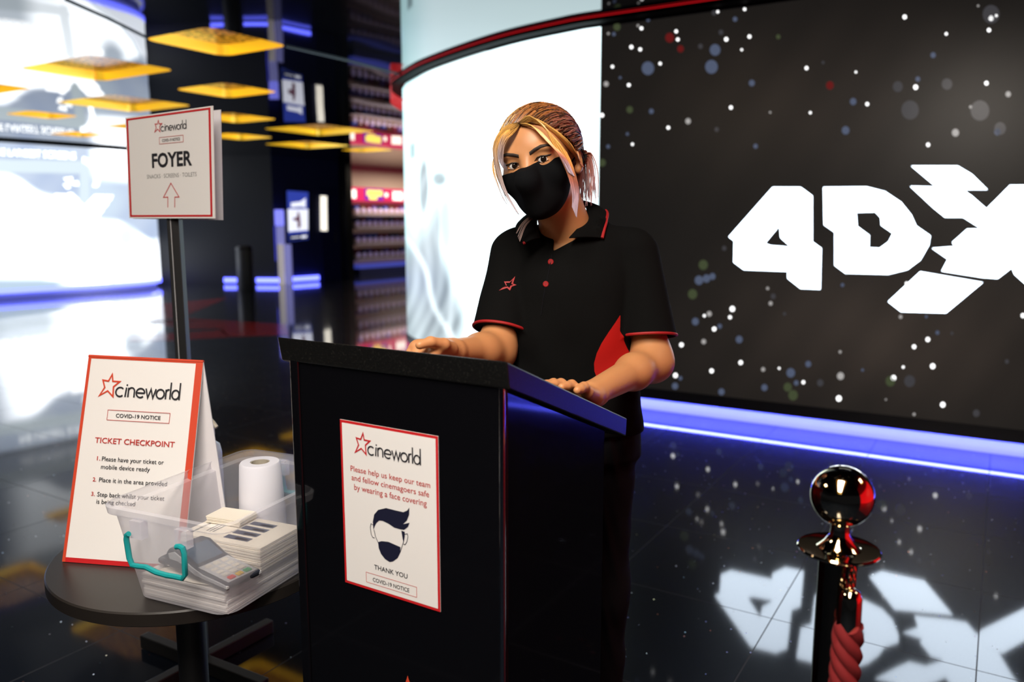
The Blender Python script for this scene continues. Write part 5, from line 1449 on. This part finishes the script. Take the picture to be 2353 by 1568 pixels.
# collar: a folded band round the neck, open at the front
ci = [(1242, 547, 1.690), (1236, 520, 1.715), (1240, 495, 1.755), (1262, 470, 1.83), (1300, 458, 1.855), (1330, 460, 1.84), (1344, 474, 1.80), (1344, 498, 1.762), (1330, 522, 1.725), (1308, 547, 1.692)]
co = [(1207, 561, 1.675), (1194, 540, 1.69), (1188, 520, 1.73), (1215, 500, 1.84), (1300, 492, 1.885), (1360, 474, 1.875), (1391, 486, 1.82), (1391, 508, 1.765), (1386, 530, 1.735), (1382, 548, 1.72)]
def cl(L, u):
    t = u * (len(L) - 1); i = min(int(t), len(L) - 2); w = t - i
    P = [Vector(atY(*L[max(0, min(len(L) - 1, q_))])) for q_ in (i - 1, i, i + 1, i + 2)]; a, b_, c, d_ = P
    return .5 * (2 * b_ + (c - a) * w + (2 * a - 5 * b_ + 4 * c - d_) * w * w + (3 * b_ - a - 3 * c + d_) * w ** 3)
NB = Vector((.139, 1.788, 1.3))
def cfn(u, v):
    a, b_ = cl(ci, u), cl(co, u); p = a.lerp(b_, v)
    # keep the leaf just outside the shirt
    d_ = p - CAM; h_ = sbvh.ray_cast(CAM, d_.normalized())
    if u < .22 or u > .72:
        if h_[0] is not None and (h_[0] - CAM).length < d_.length + .004 and abs((h_[0] - CAM).length - d_.length) < .06: p = CAM + d_.normalized() * ((h_[0] - CAM).length - .004)
    o = Vector((p.x - NB.x, p.y - NB.y, .02)).normalized()
    return p + o * (.007 * math.sin(PI * v) + .002)
k = MB(); k.grid(cfn, 60, 8); col_ = k.build('collar', M['shirt'], shirt, solid=.003)
k = MB(); k.tube([cfn(.66 + .34 * i / 20, 1.0) - ray(1380, 520) * .002 for i in range(21)], .0036, 8); k.build('collar_piping', M['redthread'], shirt)
k = MB(); k.tube([cfn(.0 + .03 * i / 6, 1.0) - ray(1205, 560) * .002 for i in range(7)], .0026, 8); k.build('collar_piping', M['redthread'], shirt)
# placket, buttons, star badge
for (u, v) in ((1265.5, 602), (1254, 653)):
    c = shirt_px(u, v, .0005); nn = -ray(u, v).normalized(); Rm = nn.to_track_quat('Z', 'Y').to_matrix().to_4x4()
    k = MB(); k.lathe([(0, 0), (.0060, 0), (.0062, .0012), (.0050, .0022), (.0044, .0016), (0, .0016)], 22, T=Matrix.Translation(c) @ Rm, cap=False); btn = k.build('button', M['redthread'], shirt)
    k = MB()
    for q_ in range(4): k.lathe([(0.0001, .0017), (.0006, .0018), (.0006, .0010)], 8, T=Matrix.Translation(c) @ Rm @ Matrix.Translation((.0014 * math.cos(q_ * PI / 2 + .8), .0014 * math.sin(q_ * PI / 2 + .8), 0)))
    k.build('thread_holes', M['ink'], btn)
k = MB(); pl = [shirt_px(u, v, .0008) for u, v in ((1268, 585), (1262, 620), (1254, 655), (1248, 690), (1243, 725))]; k.tube(pl, .0011, 6); k.build('placket_seam', M['trouser'], shirt)
star_o = [(1146, 668), (1163, 657), (1158, 647), (1172, 647), (1184, 635), (1179, 652), (1187, 655), (1176, 659), (1172, 668), (1165, 662)]
cxs, cys = 1168, 654
k = MB(); m_ = len(star_o)
so = [shirt_px(u, v, .0016) for u, v in star_o]; si = [shirt_px(cxs + (u - cxs) * .62, cys + (v - cys) * .55, .0016) for u, v in star_o]
k.add(so + si, [(i, (i + 1) % m_, m_ + (i + 1) % m_, m_ + i) for i in range(m_)]); k.build('star_badge', M['redthread'], shirt)

# --- trousers and shoes
tf = Fld((-.08, 1.62, .03), (.36, 2.02, .96), .005)
tf.torso([(.80, .128, 1.80, .160, .115), (.88, .128, 1.80, .156, .112), (.95, .13, 1.79, .145, .108)], .02)
for hipx, fx, ky in ((.055, .045, 1.79), (.200, .215, 1.775)):
    hp_, kn, an = A3((hipx, 1.80, .82)), A3((hipx * .5 + fx * .5, ky, .46)), A3((fx, 1.83, .05))
    tf.cone(hp_, kn, .088, .066, .04); tf.cone(kn, an, .066, .056, .03)
sl, (x, y, z) = tf.sub(tf.lo, tf.lo + tf.h * tf.n); tf.F[sl] += (.003 * np.sin(45 * z + 8 * np.sin(30 * x)) * np.sin(25 * x + 14 * z)).astype(np.float32)
tf.build('trousers', [M['trouser']], person, 2)
for fx in (.045, .215):
    s2 = Fld((fx - .07, 1.60, -.002), (fx + .07, 1.94, .12), .004)
    s2.cone(A3((fx, 1.86, .045)), A3((fx, 1.73, .035)), .038, .036, .02); s2.cone(A3((fx, 1.73, .033)), A3((fx - .01, 1.665, .026)), .036, .027, .02); s2.cone(A3((fx, 1.84, .05)), A3((fx, 1.835, .10)), .040, .042, .02)
    s2.put(lambda x, y, z: .002 - z, (fx - .2, 1.5, -.1), (fx + .2, 2, .2), 0, 'and'); s2.build('shoe', [M['black']], person, 2)

# --- nails
# --- hair: dark cap under combed strands, tail, curtains framing the face
SKULL = (A3((0, .018, .031)), A3((.073, .092, .0735)))
def skull(x, y, z, inflate=.006):
    v = A3((x, y, z)) - SKULL[0]; r = SKULL[1] + inflate; q = math.sqrt(((v / r) ** 2).sum()); return SKULL[0] + v / q
hf = Fld(tuple(HC - .17), tuple(HC + .17), .003)
hf.ell(hp(0, .020, .032), HR, (.0795, .0975, .0805), .01)
hf.put(halfspace(hp(0, -.056, .064), hd(0, -.80, -.60)), *big, 0, 'and')
hf.put(halfspace(hp(0, .030, .0), hd(0, -.62, -.78)), *big, 0, 'and') if False else None
def below(x, y, z):
    q = [((x - HC[0]) * HR[0, i] + (y - HC[1]) * HR[1, i] + (z - HC[2]) * HR[2, i]) for i in range(3)]
    front = np.maximum(-.046 - q[1] - (q[2] - .02) * .75, -.006 - q[2] - (q[1] - .022) * .40)
    return np.maximum(front, -.06 - q[2])
hf.put(below, *big, 0, 'and')
tail0 = A3((.056, .096, -.006))
hf.ell(hp(.050, .092, -.002), HR, (.020, .020, .020), .02)
cap, _, _ = hf.build('hair', [mat('dark_hair_roots', (.035, .018, .010), .5)], person, 3)
hm = MB(); hc = []
rng = random.Random(11)
C_root, C_gold, C_org, C_pink, C_lil, C_dk = (.075, .036, .016), (.80, .44, .11), (.66, .24, .06), (.58, .20, .14), (.62, .44, .52), (.03, .016, .010)
DN = HR.T @ A3((0, 0, -1)); BK = HR.T @ A3((.45, .8, 0))
def lerp3(a, b, t): return tuple(x * (1 - t) + y * t for x, y in zip(a, b))
def ramp(stops, t):
    for (t0, c0), (t1, c1) in zip(stops, stops[1:]):
        if t <= t1: return lerp3(c0, c1, (t - t0) / max(1e-6, t1 - t0))
    return stops[-1][1]
def strand(path, r0, r1, stops, seg=5, jit=1.0):
    pts = [Vector(p) for p in path]; n_ = len(pts); o = len(hm.v)
    rad = [r0 + (r1 - r0) * (i / (n_ - 1)) ** 1.5 for i in range(n_)]
    hm.tube(pts, rad, seg); br = rng.uniform(.65, 1.3) * jit
    for i in range(n_):
        c = ramp(stops, i / (n_ - 1)); hc.extend([(c[0] * br, c[1] * br, c[2] * br, 1)] * seg)
def bez(P, n_=14):
    P = [A3(p) for p in P]; out = []
    P = [2 * P[0] - P[1]] + P + [2 * P[-1] - P[-2]]
    m_ = len(P) - 3
    for i in range(n_ + 1):
        t = i / n_ * m_; j = min(int(t), m_ - 1); t -= j; a, b_1, c, d_ = P[j:j + 4]
        out.append(.5 * (2 * b_1 + (c - a) * t + (2 * a - 5 * b_1 + 4 * c - d_) * t * t + (3 * b_1 - a - 3 * c + d_) * t ** 3))
    return out
# combed-back strands over the skull to the tail
def hairline(t):   # t -1 (picture left ear) .. 1 (picture right ear)
    a = t * 1.75
    return A3((.078 * math.sin(a), .012 - .094 * math.cos(a * .86), (.074 * math.cos(a * .9) + .004)))
for i in range(900):
    t = rng.uniform(-1, 1); layer = rng.uniform(0, 1)
    h0 = hairline(t); back = rng.uniform(0, .55)
    tgt = tail0 + A3((rng.uniform(-.012, .012), 0, rng.uniform(-.012, .012)))
    p0 = h0 * (1 - back) + A3((0, .04, .10)) * back if back > .12 else h0
    inf = .0085 + .0045 * layer + rng.uniform(0, .002)
    mid1 = p0 * .62 + tgt * .38 + A3((0, 0, .03 * (1 - abs(t) * .6))); mid2 = p0 * .3 + tgt * .7 + A3((0, .012, .018 * (1 - abs(t))))
    L = [skull(*p0, inf * .8), skull(*mid1, inf), skull(*mid2, inf), tgt]
    P_ = bez(L, 12); P_ = [skull(*q, inf + rng.uniform(-.0006, .0006)) if j_ < 9 else q for j_, q in enumerate(P_)]
    col = C_gold if t < -.35 else (C_org if t < .35 else C_pink)
    mixr = rng.uniform(0, 1)
    base_ = lerp3(C_root, col, min(1, .25 + mixr)) if rng.random() < .8 else C_dk
    strand([hp(*q) for q in P_], rng.uniform(.0009, .0017), .0010, [(0, lerp3(C_root, base_, .35)), (.3, base_), (.75, lerp3(base_, C_root, .35)), (1, C_root)])
# the tail
for i in range(120):
    a = rng.uniform(0, 2 * PI); r = math.sqrt(rng.random())
    p0 = tail0 + A3((r * .012 * math.cos(a), .006, r * .012 * math.sin(a)))
    sp = A3((r * .026 * math.cos(a) + rng.uniform(-.006, .010), .012 * math.sin(a), 0)); Ln = rng.uniform(.75, 1.1)
    P_ = bez([p0, p0 + BK * .016 + sp * .3, p0 + BK * .020 + DN * .040 * Ln + sp * .7, p0 + BK * (.016 + rng.uniform(-.014, .016)) + DN * .096 * Ln + sp * .9], 10)
    strand([hp(*q) for q in P_], .0016, .0005, [(0, C_root), (.3, lerp3(C_pink, C_root, .4)), (1, lerp3(C_lil, C_pink, rng.uniform(.1, .9)))])
for i in range(16):   # flyaways
    a = rng.uniform(-1.2, 1.0); p0 = tail0 + A3((rng.uniform(-.01, .015), .01, rng.uniform(-.02, .01)))
    P_ = bez([p0, p0 + BK * (.02 + .012 * rng.random()) + DN * .01, p0 + BK * (.03 + .03 * rng.random()) + DN * (.02 + .09 * rng.random())], 8)
    strand([hp(*q) for q in P_], .0005, .0003, [(0, C_pink), (1, C_lil)], 4)
# curtains from the parting: paths in picture coordinates with a distance from the lens
part = (1193, 283)
def curtain(cols, n_, spread, r=(.0008, .0014), stops=None, tip=.0005):
    for i in range(n_):
        w_ = rng.uniform(-1, 1); q = []
        for j_, (u, v, Y, su, sv_) in enumerate(cols):
            e = rng.uniform(-1, 1) * .25
            q.append(A3(atY(u + su * (w_ + e), v + sv_ * (w_ + e * .5), Y + rng.uniform(-.002, .002))))
        strand(bez(q, 16), rng.uniform(*r), tip, stops)
S_gold = [(0, C_root), (.10, lerp3(C_root, C_gold, .6)), (.3, C_gold), (.55, lerp3(C_gold, C_org, .35)), (.75, C_pink), (.88, C_lil), (1, (.62, .50, .60))]
S_left = [(0, C_root), (.12, lerp3(C_root, C_gold, .7)), (.35, C_gold), (.6, (.40, .28, .22)), (1, (.36, .31, .36))]
HY = 1.60
curtain([(1196, 285, 1.622, 4, 2), (1222, 272, 1.606, 8, 6), (1258, 300, 1.588, 10, 12), (1286, 340, 1.586, 14, 10), (1310, 392, 1.590, 10, 6), (1322, 440, 1.598, 7, 4), (1320, 488, 1.606, 5, 12)], 190, 1, stops=S_gold)
def face_Y(u, v, lift):
    h_ = bvh.ray_cast(CAM, ray(u, v).normalized()); return (h_[0].y if h_[0] is not None and h_[0].y < 1.75 else 1.66) - lift
curtain([(u, v, face_Y(u, v, l_), su, sv_) for u, v, l_, su, sv_ in ((1210, 278, .010, 7, 4), (1250, 284, .010, 14, 9), (1284, 310, .010, 19, 13), (1306, 338, .010, 17, 14), (1322, 360, .010, 10, 12), (1336, 378, .004, 5, 6))], 320, 1, stops=[(0, C_root), (.12, lerp3(C_root, C_gold, .6)), (.35, C_gold), (.65, C_org), (1, lerp3(C_pink, C_root, .3))], tip=.0009)
curtain([(1196, 285, 1.622, 3, 2), (1230, 294, 1.604, 8, 5), (1262, 328, 1.588, 9, 6), (1292, 360, 1.582, 8, 5), (1312, 400, 1.588, 7, 5)], 110, 1, stops=S_gold)
curtain([(1192, 284, 1.625, 3, 2), (1172, 292, 1.612, 5, 4), (1150, 312, 1.612, 4, 5), (1138, 345, 1.618, 5, 4), (1146, 395, 1.618, 6, 4), (1160, 440, 1.612, 5, 4), (1188, 488, 1.600, 4, 5)], 90, 1, stops=S_left)
curtain([(1192, 284, 1.625, 3, 2), (1176, 300, 1.612, 5, 4), (1158, 320, 1.606, 5, 5), (1150, 350, 1.604, 5, 4), (1152, 380, 1.606, 5, 8)], 44, 1, stops=S_left)
curtain([(1140, 350, 1.625, 3, 4), (1135, 390, 1.625, 4, 4), (1150, 440, 1.62, 8, 4), (1165, 470, 1.61, 6, 8)], 8, 1, (.0004, .0006), S_left, .0003)
curtain([(1232, 490, 1.66, 2, 3), (1205, 515, 1.655, 4, 4), (1190, 545, 1.645, 4, 10)], 10, 1, (.0004, .0008), [(0, C_root), (1, (.4, .3, .28))], .0003)
# fringe roots over the hairline so no bald edge shows
for i in range(150):
    t = rng.uniform(-.95, .95); h0 = hairline(t); p0 = skull(*h0, .004); p1 = skull(*(h0 + A3((-.004 * t, .012, .014))), .0105); p2 = skull(*(h0 * .75 + A3((0, .035, .03))), .011)
    strand([hp(*q) for q in bez([p0, p1, p2], 6)], .0012, .0016, [(0, C_root), (1, lerp3(C_root, C_org, rng.random() * .8))])
hs_ = hm.build('hair_strands', [M['hair']], cap, cols=np.array(hc))
k = MB(); cc = hp(*(tail0 + A3((.002, .010, -.004)))); tq = Vector(hd(.2, .8, -.4)).to_track_quat('Z', 'Y').to_matrix().to_4x4()
k.lathe([(.0125, -.004), (.0150, 0), (.0125, .004), (.0125, -.004)], 20, T=Matrix.Translation(Vector(cc)) @ tq, cap=False); k.build('hair_tie', M['black'], cap)
